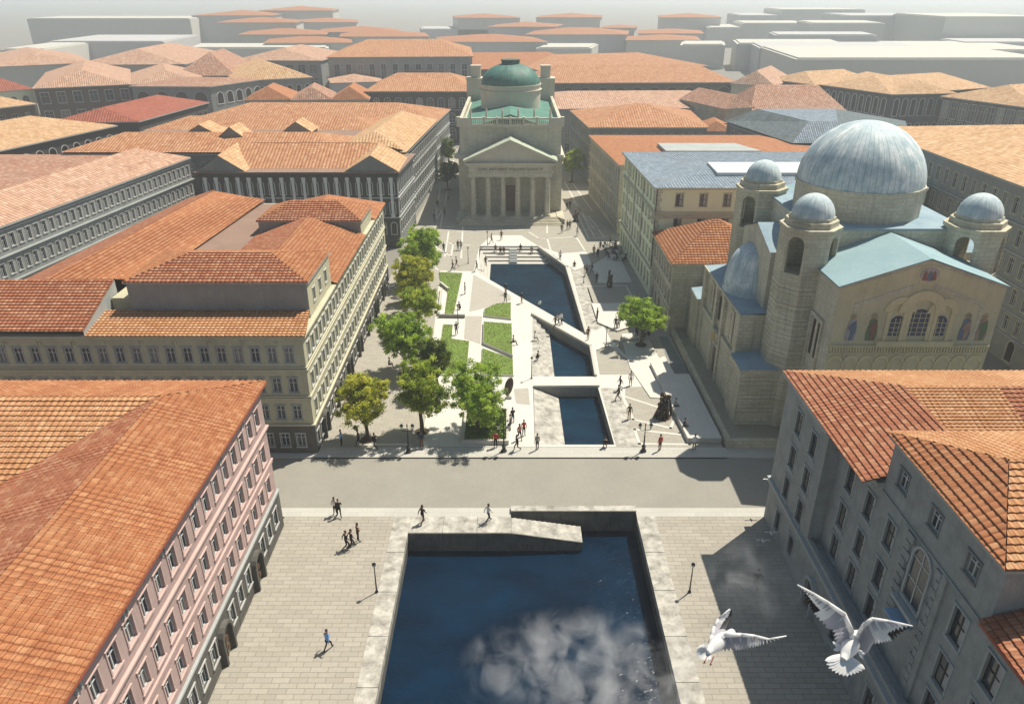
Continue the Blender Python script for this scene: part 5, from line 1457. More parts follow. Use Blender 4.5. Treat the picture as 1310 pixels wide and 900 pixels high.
def slit(mb, x, y, z0, w, h, n=6):
    r = w/2; zc = z0+h-r
    mb.face([(x,y+r,z0),(x,y+r,zc)] + [(x, y+r*math.cos(math.pi*i/n), zc+r*math.sin(math.pi*i/n)) for i in range(1,n)] + [(x,y-r,zc),(x,y-r,z0)])
for y, z, w, h in ((74.3,7.2,.75,2.9),(75.7,7.2,.75,2.9)): slit(mb, 22.98, y, z, w, h)
part('window', mb, M['glass_black'], sc)
for y in (70.9, 79.1):
    mb = MB(); arch_panel(mb, (22.9,y+.7),(22.9,y-.7), 6.7, 10.4, 7.1, 10.0, .3, 1.1, .3); slit(mb, 22.97, y, 7.1, .8, 2.9)
    part('window', mb, M[SC], sc)
mb = MB(); mb.box(22.96,23.0,74.15,75.85,.95,4.1); part('door', mb, M['wood'], sc)
mb = MB(); mb.box(22.75,23,73.95,74.2,.75,4.4); mb.box(22.75,23,75.8,76.05,.75,4.4); mb.box(22.7,23,73.95,76.05,4.4,4.7)
part('door_frame', mb, M['lime'], sc)
mb = MB(); mb.tube((22.42,75,5.6),(22.5,75,5.6),.5,.5,14); part('medallion', mb, plain('gold_mosaic', (.45,.3,.1), .5), sc)
for y0, y1 in ((64.0,67.55),(82.45,86.0)):
    mb = MB(); coursed(mb, 22.3, 26.3, y0, y1, .75, 6.6); mb.box(22.15,26.3,y0-.12,y1,6.6,7.0)
    w_ = part('side_porch', mb, M[SC], sc)
    mb = MB(); mb.face([(22.2,y0-.1,7.02),(26.3,y0-.1,7.02),(26.3,y1,7.6),(22.2,y1,7.1)]); part('porch_roof', mb, M['lead_flat'], w_)
mb = MB()
prf = [(3.2,0)] + [(3.2*math.cos(a*math.pi/22)**.62, 5.1*math.sin(a*math.pi/22)) for a in range(1,11)] + [(0,5.2)]
mb.lathe(0, 0, prf, 40)
n0 = len(mb.v)
for i in range(40):
    a = 2*math.pi*i/40; r = 3.24; zz = .5 if i % 3 else 1.1
    mb.v.append((r*1.005*math.cos(a), r*1.005*math.sin(a), -.1)); mb.v.append((r*.995*math.cos(a), r*.995*math.sin(a), zz))
for i in range(40):
    j = (i+1)%40; mb.f.append((n0+2*i,n0+2*j,n0+2*j+1,n0+2*i+1)); mb.m.append(0)
o = part('apse_dome', mb, M['lead'], sc, local=True); o.location = (25.9-CXs, 74.4-CYs, 11.3); smooth_by_angle(o, 50)
mb = MB()
mb.box(27.84,27.9,61.2,61.65,9.6,13.0); mb.box(27.84,27.9,62.3,62.75,9.6,13.0)
part('window', mb, M['glass_black'], sc)
mb = MB(); mb.box(27.7,27.9,60.6,63.4,13.3,13.6); mb.box(27.7,27.9,60.6,60.9,8,13.3); mb.box(27.7,27.9,63.1,63.4,8,13.3)
part('cornice', mb, M['lime'], sc)
# the mosaic gable, drawn on the plane y = 59
YF = ya
def g(zx, zy): 
    px, py = 1040 + zx/4.737, 300 + zy/4.737; z = height_at(py, YF); return x_at(px, YF, z), z
def flatpoly(mb, pts, y, m=0): mb.face([(x, y, z) for x, z in pts], m)
def relief(mb, pts, y, d, m=0):
    n0 = len(mb.v); k = len(pts)
    for yy in (y, y-d):
        for x, z in pts: mb.v.append((x,yy,z))
    mb.f.append(tuple(n0+k+i for i in range(k))); mb.m.append(m)
    for i in range(k):
        j = (i+1)%k; mb.f.append((n0+i,n0+j,n0+k+j,n0+k+i)); mb.m.append(m)
def archpts(xc, w, zb, zt, n=10): 
    r = w/2; return [(xc-r,zb)] + [(xc-r*math.cos(math.pi*i/n), zt-r+r*math.sin(math.pi*i/n)) for i in range(n+1)] + [(xc+r,zb)]
gold = weathered('gold_stone', (.74,.64,.4), (.42,.36,.22), .4); M['gold'] = gold
mosaic_bg = weathered('mosaic_ground', (.66,.6,.4), (.38,.35,.23), .5)
mb = MB(); relief(mb, [(CXs-sH+.05,9),(CXs+sH-.05,9),(CXs+sH-.05,17.3),(CXs,19.6),(CXs-sH+.05,17.3)], YF, .03)
part('mosaic_wall', mb, mosaic_bg, sc)
zbase = g(600,640)[1]; 
wins = [(g(633,0)[0], 1.95, g(633,612)[1], g(633,450)[1]), (g(503,0)[0], 1.2, g(503,612)[1], g(503,490)[1]), (g(762,0)[0], 1.2, g(762,612)[1], g(762,490)[1])]
xc0 = (g(633,550)[0]); xcl = g(503,560)[0]; xcr = g(760,560)[0]
for (xc, w, zt_) in ((xc0,2.05,g(633,450)[1]), (xcl,1.2,g(503,490)[1]), (xcr,1.2,g(760,490)[1])):
    zb = g(633,612)[1]
    wd = MB(); flatpoly(wd, archpts(xc, w, zb, zt_), YF-.04)
    f = MB()
    for k in range(1,4 if w > 1.5 else 3):
        x = xc - w/2 + w*k/(4 if w > 1.5 else 3); f.box(x-.03,x+.03,YF-.08,YF-.045,zb,zt_-.25)
    z = zb+.35
    while z < zt_-.3: f.box(xc-w/2,xc+w/2,YF-.08,YF-.045,z-.025,z+.025); z += .45
    wo = part('window', wd, M['stained'] if 'stained' in M else M.setdefault('stained', plain('stained_glass', (.04,.06,.13), .15)), sc)
    part('tracery', f, M['gold'], wo)
mb = MB()
zb = g(633,640)[1]
for (xc, wi, wo_, zt_, d) in ((xc0,2.3,4.0,g(680,335)[1],.22), (xcl,1.45,2.7,g(505,375)[1],.16), (xcr,1.45,2.7,g(810,385)[1],.16)):
    n = 12; ri, ro = wi/2, wo_/2; zi = zt_ - ro
    for i in range(n):
        a0, a1 = math.pi*i/n, math.pi*(i+1)/n
        q = [(xc-ri*math.cos(a0), zi+ri*math.sin(a0)), (xc-ri*math.cos(a1), zi+ri*math.sin(a1)), (xc-ro*math.cos(a1), zi+ro*math.sin(a1)), (xc-ro*math.cos(a0), zi+ro*math.sin(a0))]
        relief(mb, q[::-1], YF-.03, d)
    for s_ in (-1,1):
        xa, xb = sorted((xc+s_*ri, xc+s_*min(ro, ri+.32))); relief(mb, [(xa,zb),(xb,zb),(xb,zi),(xa,zi)], YF-.03, d*.8)
relief(mb, [(xcl-1.5,zb-.5),(xcr+1.5,zb-.5),(xcr+1.5,zb),(xcl-1.5,zb)], YF-.03, .3)
part('window_surround', mb, M['gold'], sc)
mb = MB(); z1_ = g(600,668)[1]; z2_ = g(600,712)[1]
mb.box(CXs-sH+.1,CXs+sH-.1,YF-.2,YF,z1_-.12,z1_); mb.box(CXs-sH+.1,CXs+sH-.1,YF-.12,YF,z2_-.08,z2_)
for k in range(56): mb.box(CXs-sH+.2+k*.25, CXs-sH+.32+k*.25, YF-.15, YF, z2_+.05, z1_-.14)
part('frieze', mb, M['gold'], sc)
mb = MB()
for k in range(10):
    xc = CXs-sH+.85+k*1.37; zt_ = z2_-.25
    for i in range(8):
        a0, a1 = math.pi*i/8, math.pi*(i+1)/8
        relief(mb, [(xc-.42*math.cos(a0), zt_-.65+.42*math.sin(a0)), (xc-.64*math.cos(a0), zt_-.65+.64*math.sin(a0)), (xc-.64*math.cos(a1), zt_-.65+.64*math.sin(a1)), (xc-.42*math.cos(a1), zt_-.65+.42*math.sin(a1))], YF-.03, .1)
    relief(mb, [(xc+.62,zt_-3),(xc+.75,zt_-3),(xc+.75,zt_-.6),(xc+.62,zt_-.6)], YF-.03, .1)
part('blind_arcade', mb, M['gold'], sc)
cols = {'robe_white': (.34,.31,.32), 'robe_green': (.1,.17,.1), 'robe_red': (.24,.1,.08), 'robe_blue': (.11,.15,.24), 'robe_pink': (.33,.22,.18), 'flesh': (.33,.24,.15), 'halo': (.4,.32,.15)}
for k_, v_ in cols.items(): M[k_] = weathered('mosaic_'+k_, tuple(min(.8, x*1.35) for x in v_), (.18,.16,.1), .6, scale=1.5, streak=False)
for (zx, zy, ca, cb2) in ((215,640,'robe_white','robe_blue'), (340,640,'robe_green','robe_red'), (900,638,'robe_blue','robe_pink'), (1000,640,'robe_pink','robe_green')):
    x, z = g(zx, zy); H_ = 2.5; mb = MB()
    relief(mb, [(x-.42,z),(x+.42,z),(x+.5,z+.7),(x+.36,z+1.5),(x+.3,z+1.95),(x+.12,z+2.1),(x-.12,z+2.1),(x-.3,z+1.95),(x-.36,z+1.4),(x-.46,z+.8)], YF-.035, .05, 0)
    relief(mb, [(x-.1,z+.05),(x+.18,z+.1),(x+.42,z+1.2),(x+.3,z+1.9),(x-.05,z+1.7),(x-.3,z+1.2),(x-.05,z+.9)], YF-.09, .03, 1)
    relief(mb, [(x+.3*math.cos(t*.7),z+2.3+.3*math.sin(t*.7)) for t in range(9)], YF-.035, .04, 3)
    relief(mb, [(x+.16*math.cos(t*.9),z+2.26+.2*math.sin(t*.9)) for t in range(7)], YF-.08, .03, 2)
    part('mosaic_figure', mb, [M[ca], M[cb2], M['flesh'], M['halo']], sc)
mb = MB(); x, z = g(705,240)
relief(mb, [(x+.95*math.cos(t*math.pi/10), z+.8*math.sin(t*math.pi/10)) for t in range(20)], YF-.03, .05, 0)
relief(mb, [(x+.82*math.cos(t*math.pi/10), z+.67*math.sin(t*math.pi/10)) for t in range(20)], YF-.085, .02, 1)
for dx, m_ in ((-.35,2),(.05,3),(.4,2)): relief(mb, [(x+dx-.2,z-.5),(x+dx+.2,z-.5),(x+dx+.15,z+.1),(x+dx,z+.35),(x+dx-.15,z+.1)], YF-.11, .02, m_)
part('medallion', mb, [M['gold'], M['robe_white'], M['robe_red'], M['robe_blue']], sc)
mb = MB()
for sx in (-1,1):
    relief(mb, [(CXs+sx*5.6,15.6),(CXs+sx*.9,17.4),(CXs+sx*.9,17.75),(CXs+sx*5.6,15.95)][::sx], YF-.03, .05)
    relief(mb, [(CXs+sx*5.6,10.5),(CXs+sx*5.3,10.5),(CXs+sx*5.3,15.7),(CXs+sx*5.6,15.6)][::-sx], YF-.03, .04)
part('moulding', mb, M['lime'], sc)
mb = MB(); mb.box(43.2,46.5,57.5,61,0,3.4); mb.box(43.0,46.7,57.3,61.2,3.4,3.6)
solo('annex', mb, M['lime_pale'], 'small pale flat-roofed annex at the right foot of the mosaic gable', 'annex', loc=(45,59,0))
# ================================================================ trees
LM = {}
def leafset(key, cols):
    LM[key] = [leaf_mat('leaf_%s_%s' % (key, c), v) for c, v in zip(('deep','middle','fresh'), cols)]
leafset('yellow', [(.26,.31,.025),(.48,.5,.05),(.66,.64,.09)])
leafset('green', [(.18,.3,.03),(.36,.5,.05),(.52,.66,.09)])
leafset('olive', [(.2,.29,.025),(.36,.46,.05),(.54,.6,.08)])
leafset('dark', [(.08,.13,.02),(.14,.2,.03),(.24,.3,.04)])
def tree(base, cw, h, key, label, seed, clear=.28, group='trees of the square', leaves=90, lsize=.15, pit=True, kind='broadleaf_tree', squash=1.0):
    r = random.Random(seed); cw *= 1.25; h *= 1.06; lsize *= .78; leaves = int(leaves*1.55)
    t = thing(kind, label, 'tree', base, group)
    bx, by, bz = base
    mb = MB()
    top = Vector((bx + r.uniform(-.2,.2), by + r.uniform(-.2,.2), bz + h*.62))
    p = Vector(base); rad = .1 + h*.016; N_ = 5
    for k in range(N_):
        q = Vector(base).lerp(top, (k+1)/N_) + Vector((r.uniform(-.07,.07), r.uniform(-.07,.07), 0))
        mb.tube(p - Vector((0,0,.03)), q, rad*(1-.13*k), rad*(1-.13*(k+1)), 8); p = q
    tips = []
    n = 12
    for k in range(n):
        f = r.uniform(.38,.95); s0 = Vector(base).lerp(top, f)
        a = 2*math.pi*(k + r.random()*.6)/n; L = cw*.5*r.uniform(.55,.95)*(1.15-.5*f)
        m1 = s0 + Vector((math.cos(a)*L*.5, math.sin(a)*L*.5, L*r.uniform(.25,.5)))
        e = s0 + Vector((math.cos(a)*L, math.sin(a)*L, L*r.uniform(.4,1.0)))
        mb.tube(s0, m1, .07, .045, 5); mb.tube(m1, e, .045, .015, 5); tips.append(e)
        for j in range(2):
            e2 = m1 + Vector((r.uniform(-1,1), r.uniform(-1,1), r.uniform(.2,.9)))*L*.4
            mb.tube(m1, e2, .03, .01, 4); tips.append(e2)
    part('trunk', mb, M['bark'], t)
    # crown: many loose leaf clumps through an uneven volume
    cz = bz + h*clear + (h*(1-clear))/2; rz_ = h*(1-clear)/2; rx = cw/2
    lobes = [(Vector((r.uniform(-.45,.45)*rx, r.uniform(-.45,.45)*rx, r.uniform(-.55,.6)*rz_)), r.uniform(.42,.68)) for _ in range(9)]
    clumps = []
    tries = 0
    want = int(26 + cw*cw*4.2)
    while len(clumps) < want and tries < 9000:
        tries += 1
        lb, lr = r.choice(lobes)
        d = Vector((r.gauss(0,1), r.gauss(0,1), r.gauss(0,1))).normalized() * (r.random()**.35)
        q = lb + Vector((d.x*rx*lr, d.y*rx*lr, d.z*rz_*lr))
        if (q.x/rx)**2 + (q.y/rx)**2 + (q.z/rz_)**2 < 1.12: clumps.append(q)
    clumps += [e - Vector((bx,by,cz)) for e in tips if r.random() < .7]
    cr = MB()
    for q in clumps:
        c = Vector((bx,by,cz)) + q; cs = r.uniform(.22,.48); tone = r.choices((0,1,2),(.3,.42,.28))[0]
        for _ in range(leaves):
            o = Vector((r.gauss(0,.5), r.gauss(0,.5), r.gauss(0,.4)))*cs
            s = lsize*r.uniform(.6,1.25)
            a = Vector((r.gauss(0,1), r.gauss(0,1), r.gauss(0,.6))).normalized(); bb = a.cross(Vector((r.gauss(0,1), r.gauss(0,1), r.gauss(0,1)))).normalized()
            pc = c + o
            cr.face([pc - a*s, pc + bb*s*.5, pc + a*s, pc - bb*s*.5], tone if r.random() < .7 else r.choice((0,1,2)))
    part('crown', cr, LM[key], t)
    if pit:
        mb = MB(); mb.lathe(bx, by, [(.75, bz+.015),(.0, bz+.02)], 14, cap=False); part('soil_pit', mb, M['soil'], t)
    return t
def tpos(px, py, z=.0): p = at(px, py, z); return (p.x, p.y, z)
tree(tpos(470,562), 4.5, 6.6, 'yellow', 'yellow-green tree nearest the road, leftmost of the row', 11)
tree(tpos(540,552), 5.0, 7.8, 'olive', 'olive-green tree second from the left beside the double lamp', 12)
tree(tpos(560,500), 3.8, 6.4, 'dark', 'dark olive tree behind the second tree, close to the stepped lawn', 13)
tree(tpos(611,549,.45), 5.5, 7.0, 'green', 'feathery bright green tree rising from the square planter', 14, clear=.12, pit=False, lsize=.13)
tree(tpos(517,478), 6.2, 7.2, 'green', 'bushy fresh green tree in the middle of the row by the cream block', 15)
tree(tpos(537,428), 4.6, 6.6, 'olive', 'dark yellow-green tree beside the narrow lawn', 16)
tree(tpos(533,400), 5.0, 7.8, 'yellow', 'yellowish tree squeezed between two others at the back of the row', 17)
tree(tpos(540,362), 6.4, 8.4, 'green', 'fresh green tree at the far end of the row', 18)
tree(tpos(527,386), 3.4, 5.0, 'olive', 'small olive tree leaning over the pavement at the cream block', 20)
tree(tpos(820,441,.1), 5.6, 6.2, 'green', 'single bright green tree standing alone on the right terrace', 19, group=None, clear=.34)
tree(tpos(575,213), 4.6, 7.0, 'dark', 'dark tree in the shaded street left of the temple church, farther one', 21, group='street trees beside the temple church', leaves=50, lsize=.2)
tree(tpos(573,243), 5.2, 6.4, 'dark', 'dark tree in the shaded street left of the temple church, nearer one', 22, group='street trees beside the temple church', leaves=50, lsize=.2)
tree(tpos(731,233), 5.0, 7.6, 'olive', 'dark tree half hidden by the right flank of the temple church', 23, group='street trees beside the temple church', leaves=50, lsize=.2)
# planter
P = pxs([(590,547),(651,547),(651,564),(590,564)], .45)
pl = thing('planter', 'square white-edged planter holding the feathery green tree', 'planter', ((P[0].x+P[2].x)/2, (P[0].y+P[2].y)/2, 0))
x0, x1, y0, y1 = P[3].x, P[1].x, P[3].y, P[0].y + 4.0
mb = MB(); w = .28
mb.box(x0,x1,y0,y0+w,0,.5); mb.box(x0,x1,y1-w,y1,0,.5); mb.box(x0,x0+w,y0+w,y1-w,0,.5); mb.box(x1-w,x1,y0+w,y1-w,0,.5)
part('rim', mb, M['concrete'], pl)
mb = MB(); mb.box(x0+w,x1-w,y0+w,y1-w,0,.42)
r = random.Random(5)
for _ in range(2600):
    x, y = r.uniform(x0+w,x1-w), r.uniform(y0+w,y1-w); a = r.uniform(0,6.28); s = .07
    mb.face([(x-math.cos(a)*s,y-math.sin(a)*s,.42),(x+math.cos(a)*s,y+math.sin(a)*s,.42),(x+r.uniform(-.08,.08),y+r.uniform(-.08,.08),.42+r.uniform(.1,.3))])
part('ground_cover', mb, M['grass'], pl)

# ================================================================ people
SKIN = plain('skin', (.42,.26,.18), .6); HAIR = plain('dark_hair', (.03,.02,.015), .7)
CL = {k: plain('cloth_'+k, v, .85, spec=.1) for k, v in dict(black=(.015,.015,.018), charcoal=(.04,.04,.045), navy=(.02,.03,.07), white=(.75,.75,.75), sky=(.22,.42,.78), red=(.5,.05,.04), brown=(.16,.08,.04), grey=(.28,.28,.28), tan=(.36,.26,.15), jeans=(.05,.08,.16), olive=(.1,.1,.05), pinkish=(.55,.25,.22)).items()}
POSES = {
 # hips, knees/feet left and right, elbows/hands left and right, lean, all in metres; the figure faces +y
 'stand': dict(hip=.93, kn=((-.1,.02,.5),(.1,.0,.5)), ft=((-.12,-.02,.06),(.12,.03,.06)), el=((-.25,-.03,1.12),(.25,-.03,1.12)), ha=((-.27,.05,.86),(.27,.06,.86)), lean=.0),
 'walk': dict(hip=.91, kn=((-.1,.2,.52),(.1,.02,.5)), ft=((-.1,.3,.08),(.1,-.36,.12)), el=((-.25,-.14,1.13),(.25,.1,1.13)), ha=((-.25,-.2,.9),(.24,.28,.95)), lean=.05),
 'stride': dict(hip=.9, kn=((-.1,.08,.5),(.1,.24,.54)), ft=((-.1,-.32,.12),(.1,.34,.08)), el=((-.25,.12,1.13),(.26,-.14,1.13)), ha=((-.22,.32,1.0),(.27,-.22,.92)), lean=.07),
 'phone': dict(hip=.93, kn=((-.1,.03,.5),(.11,.0,.5)), ft=((-.13,.0,.06),(.14,.05,.06)), el=((-.27,-.02,1.12),(.28,.05,1.12)), ha=((-.1,.25,1.15),(.1,.26,1.18)), lean=.03),
 'sit': dict(hip=.48, kn=((-.12,.42,.5),(.13,.44,.5)), ft=((-.12,.46,.06),(.14,.5,.06)), el=((-.25,.08,.7),(.25,.08,.7)), ha=((-.15,.32,.58),(.15,.34,.58)), lean=.08),
 'squat': dict(hip=.32, kn=((-.16,.32,.5),(.16,.34,.5)), ft=((-.14,.1,.06),(.15,.12,.06)), el=((-.24,.25,.62),(.24,.25,.62)), ha=((-.1,.5,.5),(.1,.5,.52)), lean=.2),
}
_pm = {}
def person_mesh(pose, top, bottom, female=False):
    key = (pose, top, bottom, female)
    if key in _pm: return _pm[key]
    D = POSES[pose]; h = D['hip']; ln = D['lean']; tz = .56
    bm = bmesh.new(); sk = bm.verts.layers.skin.verify()
    def v(p, r, r2=None, root=False):
        x = bm.verts.new(p); x[sk].radius = (r, r2 or r); x[sk].use_root = root; return x
    def e(a, c): bm.edges.new((a, c))
    pel = v((0,0,h),.15,.11,True); wa = v((0,ln*.4,h+.2),.125,.095); chst = v((0,ln*.8,h+.4),.165,.11); nk = v((0,ln,h+tz),.055); hd0 = v((0,ln+.02,h+tz+.1),.075,.085); hd = v((0,ln+.025,h+tz+.2),.085,.1); ht = v((0,ln+.01,h+tz+.27),.055,.07)
    e(pel,wa); e(wa,chst); e(chst,nk); e(nk,hd0); e(hd0,hd); e(hd,ht)
    for i, s in enumerate((-1,1)):
        sh = v((s*.17,ln*.9,h+.5),.065); el = v(tuple(Vector(D['el'][i])+Vector((0,0,0))),.042); ha = v(D['ha'][i],.03); fi = v(tuple(Vector(D['ha'][i])*1.0+Vector((0,.03,-.09 if pose in ('stand','walk','stride') else .0))+Vector((0,.04 if pose not in ('stand','walk','stride') else 0,0))),.022)
        e(chst,sh); e(sh,el); e(el,ha); e(ha,fi)
        hp = v((s*.09,.0,h-.06),.095); kn = v(D['kn'][i],.062); an = v(tuple(Vector(D['ft'][i])+Vector((0,-.03,.04))),.042); to = v((D['ft'][i][0],D['ft'][i][1]+.14,max(.04,D['ft'][i][2]-.03)),.038)
        e(pel,hp); e(hp,kn); e(kn,an); e(an,to)
    me = bpy.data.meshes.new('person'); bm.to_mesh(me); bm.free()
    tmp = bpy.data.objects.new('tmp', me); COL.objects.link(tmp)
    tmp.modifiers.new('s','SKIN').use_smooth_shade = True
    sd_ = tmp.modifiers.new('d','SUBSURF'); sd_.levels = 1
    dg = bpy.context.evaluated_depsgraph_get(); out = bpy.data.meshes.new_from_object(tmp.evaluated_get(dg)); bpy.data.objects.remove(tmp)
    out.name = 'person'
    out.materials.clear()
    for m in (SKIN, CL[top], CL[bottom], HAIR, CL['black']): out.materials.append(m)
    legs = [Vector((0,0,h))]
    for p in out.polygons:
        c = p.center
        if c.z > h+tz+.14 and c.y < ln+.06 or c.z > h+tz+.25: mi_ = 3
        elif c.z > h+tz-.02: mi_ = 0
        elif min((c-Vector(q)).length for q in D['ha']) < .1: mi_ = 0
        elif c.z < .09: mi_ = 4
        elif c.z < h+.05 and abs(c.x) < .24 and (pose not in ('sit','squat') or c.z < h+.08): mi_ = 2
        else: mi_ = 1
        p.material_index = mi_; p.use_smooth = True
    hm = MB(); hm.blob((0,ln-.005,h+tz+.235),(.088,.105,.085) if not female else (.1,.115,.1), 0, 10, 7)
    if female: hm.blob((0,ln-.07,h+tz+.12),(.08,.05,.13),0,8,6)
    hme = hm.mesh('hair', [HAIR], smooth=True)
    _pm[key] = (out, hme)
    return _pm[key]
def person(px, py, pose, top, bottom, ang, label, z=0.0, female=False, s=1.0):
    body, hair = person_mesh(pose, top, bottom, female)
    p = at(px, py, z)
    o = bpy.data.objects.new('person', body); COL.objects.link(o)
    zz = z + (0 if pose != 'sit' else 0)
    o.location = (p.x, p.y, zz); o.rotation_euler = (0,0,R(ang)); o.scale = (s*1.04,)*3
    hr = bpy.data.objects.new('hair', hair); COL.objects.link(hr); hr.parent = o
    tag(o, label, 'person', 'people on the quay and the square')
    return o
PP = [
 (420,831,'stride','sky','black',-20,'person in a light blue shirt walking alone on the left quay paving'),
 (443.3,702,'walk','black','black',-60,'person in black, nearest of three walking together on the left quay'),
 (450,700,'walk','charcoal','black',-60,'person in charcoal, middle of three walking on the left quay'),
 (458.4,692,'phone','brown','black',-60,'person in a brown top, farthest of three on the left quay'),
 (429.5,658,'phone','white','black',160,'person in white standing on the kerb by the road corner, left one'),
 (434.5,661,'walk','black','black',20,'person in black beside the one in white at the road corner'),
 (540.8,669,'walk','black','brown',-30,'bare-legged person in a black dress on the landing above the basin'),
 (624.6,667,'walk','white','black',-50,'person in a white shirt walking on the landing by the stair ramp'),
 (966,752,'walk','black','charcoal',160,'person in dark clothes in the shadow on the right quay'),
 (437.3,570,'stand','sky','navy',90,'person in a pale blue shirt under the yellow-green tree'),
 (459.7,570,'walk','charcoal','black',90,'person in charcoal just right of the yellow-green tree'),
 (480.7,574,'stride','black','black',60,'person striding in black left of the double lamp'),
 (539.5,572,'stand','navy','brown',0,'person in navy below the olive-green tree'),
 (634,572,'stand','red','black',180,'person in a dark red top standing by the planter lamp'),
 (662,576,'stride','black','charcoal',120,'person in black striding at the pavement edge, right of the planter'),
 (687.2,575,'stand','grey','charcoal',30,'person in grey standing near the foot of the sloping stone'),
 (670.1,557,'stand','red','black',200,'person in a bright red top right of the planter'),
 (664.5,562,'walk','pinkish','black',200,'person in a pink top next to the one in red'),
 (652.7,550,'stand','black','black',90,'person in black close to the right side of the planter, nearer one'),
 (656,541,'phone','black','jeans',30,'person in black and jeans right of the planter, farther one'),
 (686,460,'squat','black','tan',-90,'person squatting by the tall lamp at the second basin'),
 (584,428,'stand','charcoal','black',0,'person in charcoal on the sett path between the lawns'),
 (589,396,'squat','black','charcoal',60,'person crouching beside the narrow lawn'),
 (595,376,'stand','black','black',90,'tall person in black at the upper end of the narrow lawn'),
 (579.5,346,'walk','black','black',90,'person in black walking behind the narrow lawn, left one'),
 (584.2,342,'walk','charcoal','brown',90,'person in charcoal walking behind the narrow lawn, right one'),
 (610.4,347,'stride','black','grey',120,'person striding at the left corner of the upper basin'),
 (621.4,341,'walk','brown','black',0,'person on the left terrace of the upper basin'),
 (586,320,'stand','black','black',0,'person in black in the open square behind the trees, left of a pair'),
 (590,320,'stand','grey','black',0,'person in grey in the open square, right of a pair'),
 (567.8,323,'stand','charcoal','charcoal',0,'lone person in the open square left of the pair'),
 (628.6,311,'walk','black','black',-90,'person on the small pale platform behind the upper basin, left one'),
 (641.4,307,'stand','brown','black',0,'person on the small pale platform behind the upper basin, farther one'),
 (647,376,'stand','black','brown',30,'person in black at the diagonal edge of the upper basin'),
 (646.7,387,'walk','charcoal','black',10,'person in charcoal walking just above the small upper lawn'),
 (667.3,388,'stand','black','tan',-60,'person in tan trousers at the diagonal edge of the upper basin'),
 (710,419.5,'walk','black','black',-60,'person in black, nearest of three on the diagonal footbridge'),
 (714,416.5,'walk','white','black',-60,'person in white, middle of three on the diagonal footbridge'),
 (718.2,415,'stand','white','navy',-60,'person in white and navy, farthest of three on the diagonal footbridge'),
 (752,434.5,'stand','brown','brown',200,'person in brown at the right end of the diagonal footbridge'),
 (806.4,493,'stand','white','tan',180,'person in a white shirt and tan trousers on the level footbridge'),
 (793.2,499,'walk','black','black',100,'person in black at the end of the level footbridge, farther of two'),
 (791.5,511,'stride','charcoal','black',60,'person in charcoal just below the level footbridge, nearer of two'),
 (804.6,536,'stand','olive','tan',180,'person in olive standing between the third basin and the bronze sculpture'),
 (843.7,576,'stand','red','brown',30,'person in red-brown near the two-armed lamp on the right'),
 (887.4,576,'stand','white','grey',0,'person in white and grey below the raised pale platform'),
 (773.7,571,'squat','black','charcoal',180,'person crouching at the bottom corner of the third basin'),
 (763.7,410,'stand','black','black',60,'person in black at the slanted terrace edge'),
 (787.2,421,'stand','charcoal','black',0,'person in charcoal left of the single tree, left of a pair'),
 (790.8,421,'stand','white','black',0,'person in white left of the single tree, right of a pair'),
 (814.2,433,'stand','black','black',0,'person in black standing behind the trunk of the single tree'),
 (763,362.5,'stand','black','black',0,'person in black at the corner of the cafe terrace'),
 (750.6,353,'walk','charcoal','black',90,'person in charcoal walking left of the cafe terrace'),
 (757.3,349.5,'walk','black','jeans',90,'person in jeans at the left edge of the cafe terrace'),
 (759.5,327,'stand','brown','black',0,'person in brown left of the cafe tables, nearest of three'),
 (764.5,330,'walk','black','black',0,'person in black beside the cafe tables, right of three'),
 (767.7,321,'stand','charcoal','charcoal',0,'person in charcoal behind the cafe tables'),
 (780.5,314,'stand','grey','black',0,'person in grey at the back of the cafe tables'),
 (718.6,298,'stand','black','black',0,'person in black right of the church steps, nearest of three'),
 (725.7,294,'stand','black','brown',0,'person in brown trousers right of the church steps, middle of three'),
 (728.9,293.5,'stand','charcoal','black',0,'person in charcoal right of the church steps, last of three'),
 (738.5,302,'walk','white','grey',0,'person in white at the shadow edge right of the church steps'),
 (716.5,334,'stand','white','black',0,'person in white at the right corner of the upper basin'),
 (725,269,'stand','black','black',0,'person in black in the street right of the temple church, left one'),
 (729,267,'stand','charcoal','charcoal',0,'person in charcoal in the street right of the temple church, right one'),
 (560,266,'stand','black','black',0,'person in black in the shaded street left of the church steps, left one'),
 (568.7,278,'walk','charcoal','black',0,'person in charcoal in the shaded street left of the church steps, nearest one'),
 (574,257,'stand','grey','black',0,'person in grey in the shaded street left of the church, far one'),
 (556,283,'walk','black','black',0,'person in black at the mouth of the shaded left street'),
]
for a in PP:
    z = .05 if a[1] > 650 and 500 < a[0] < 660 else 0.0
    person(*a[:7], z=z, female='dress' in a[6] or 'pink' in a[6])
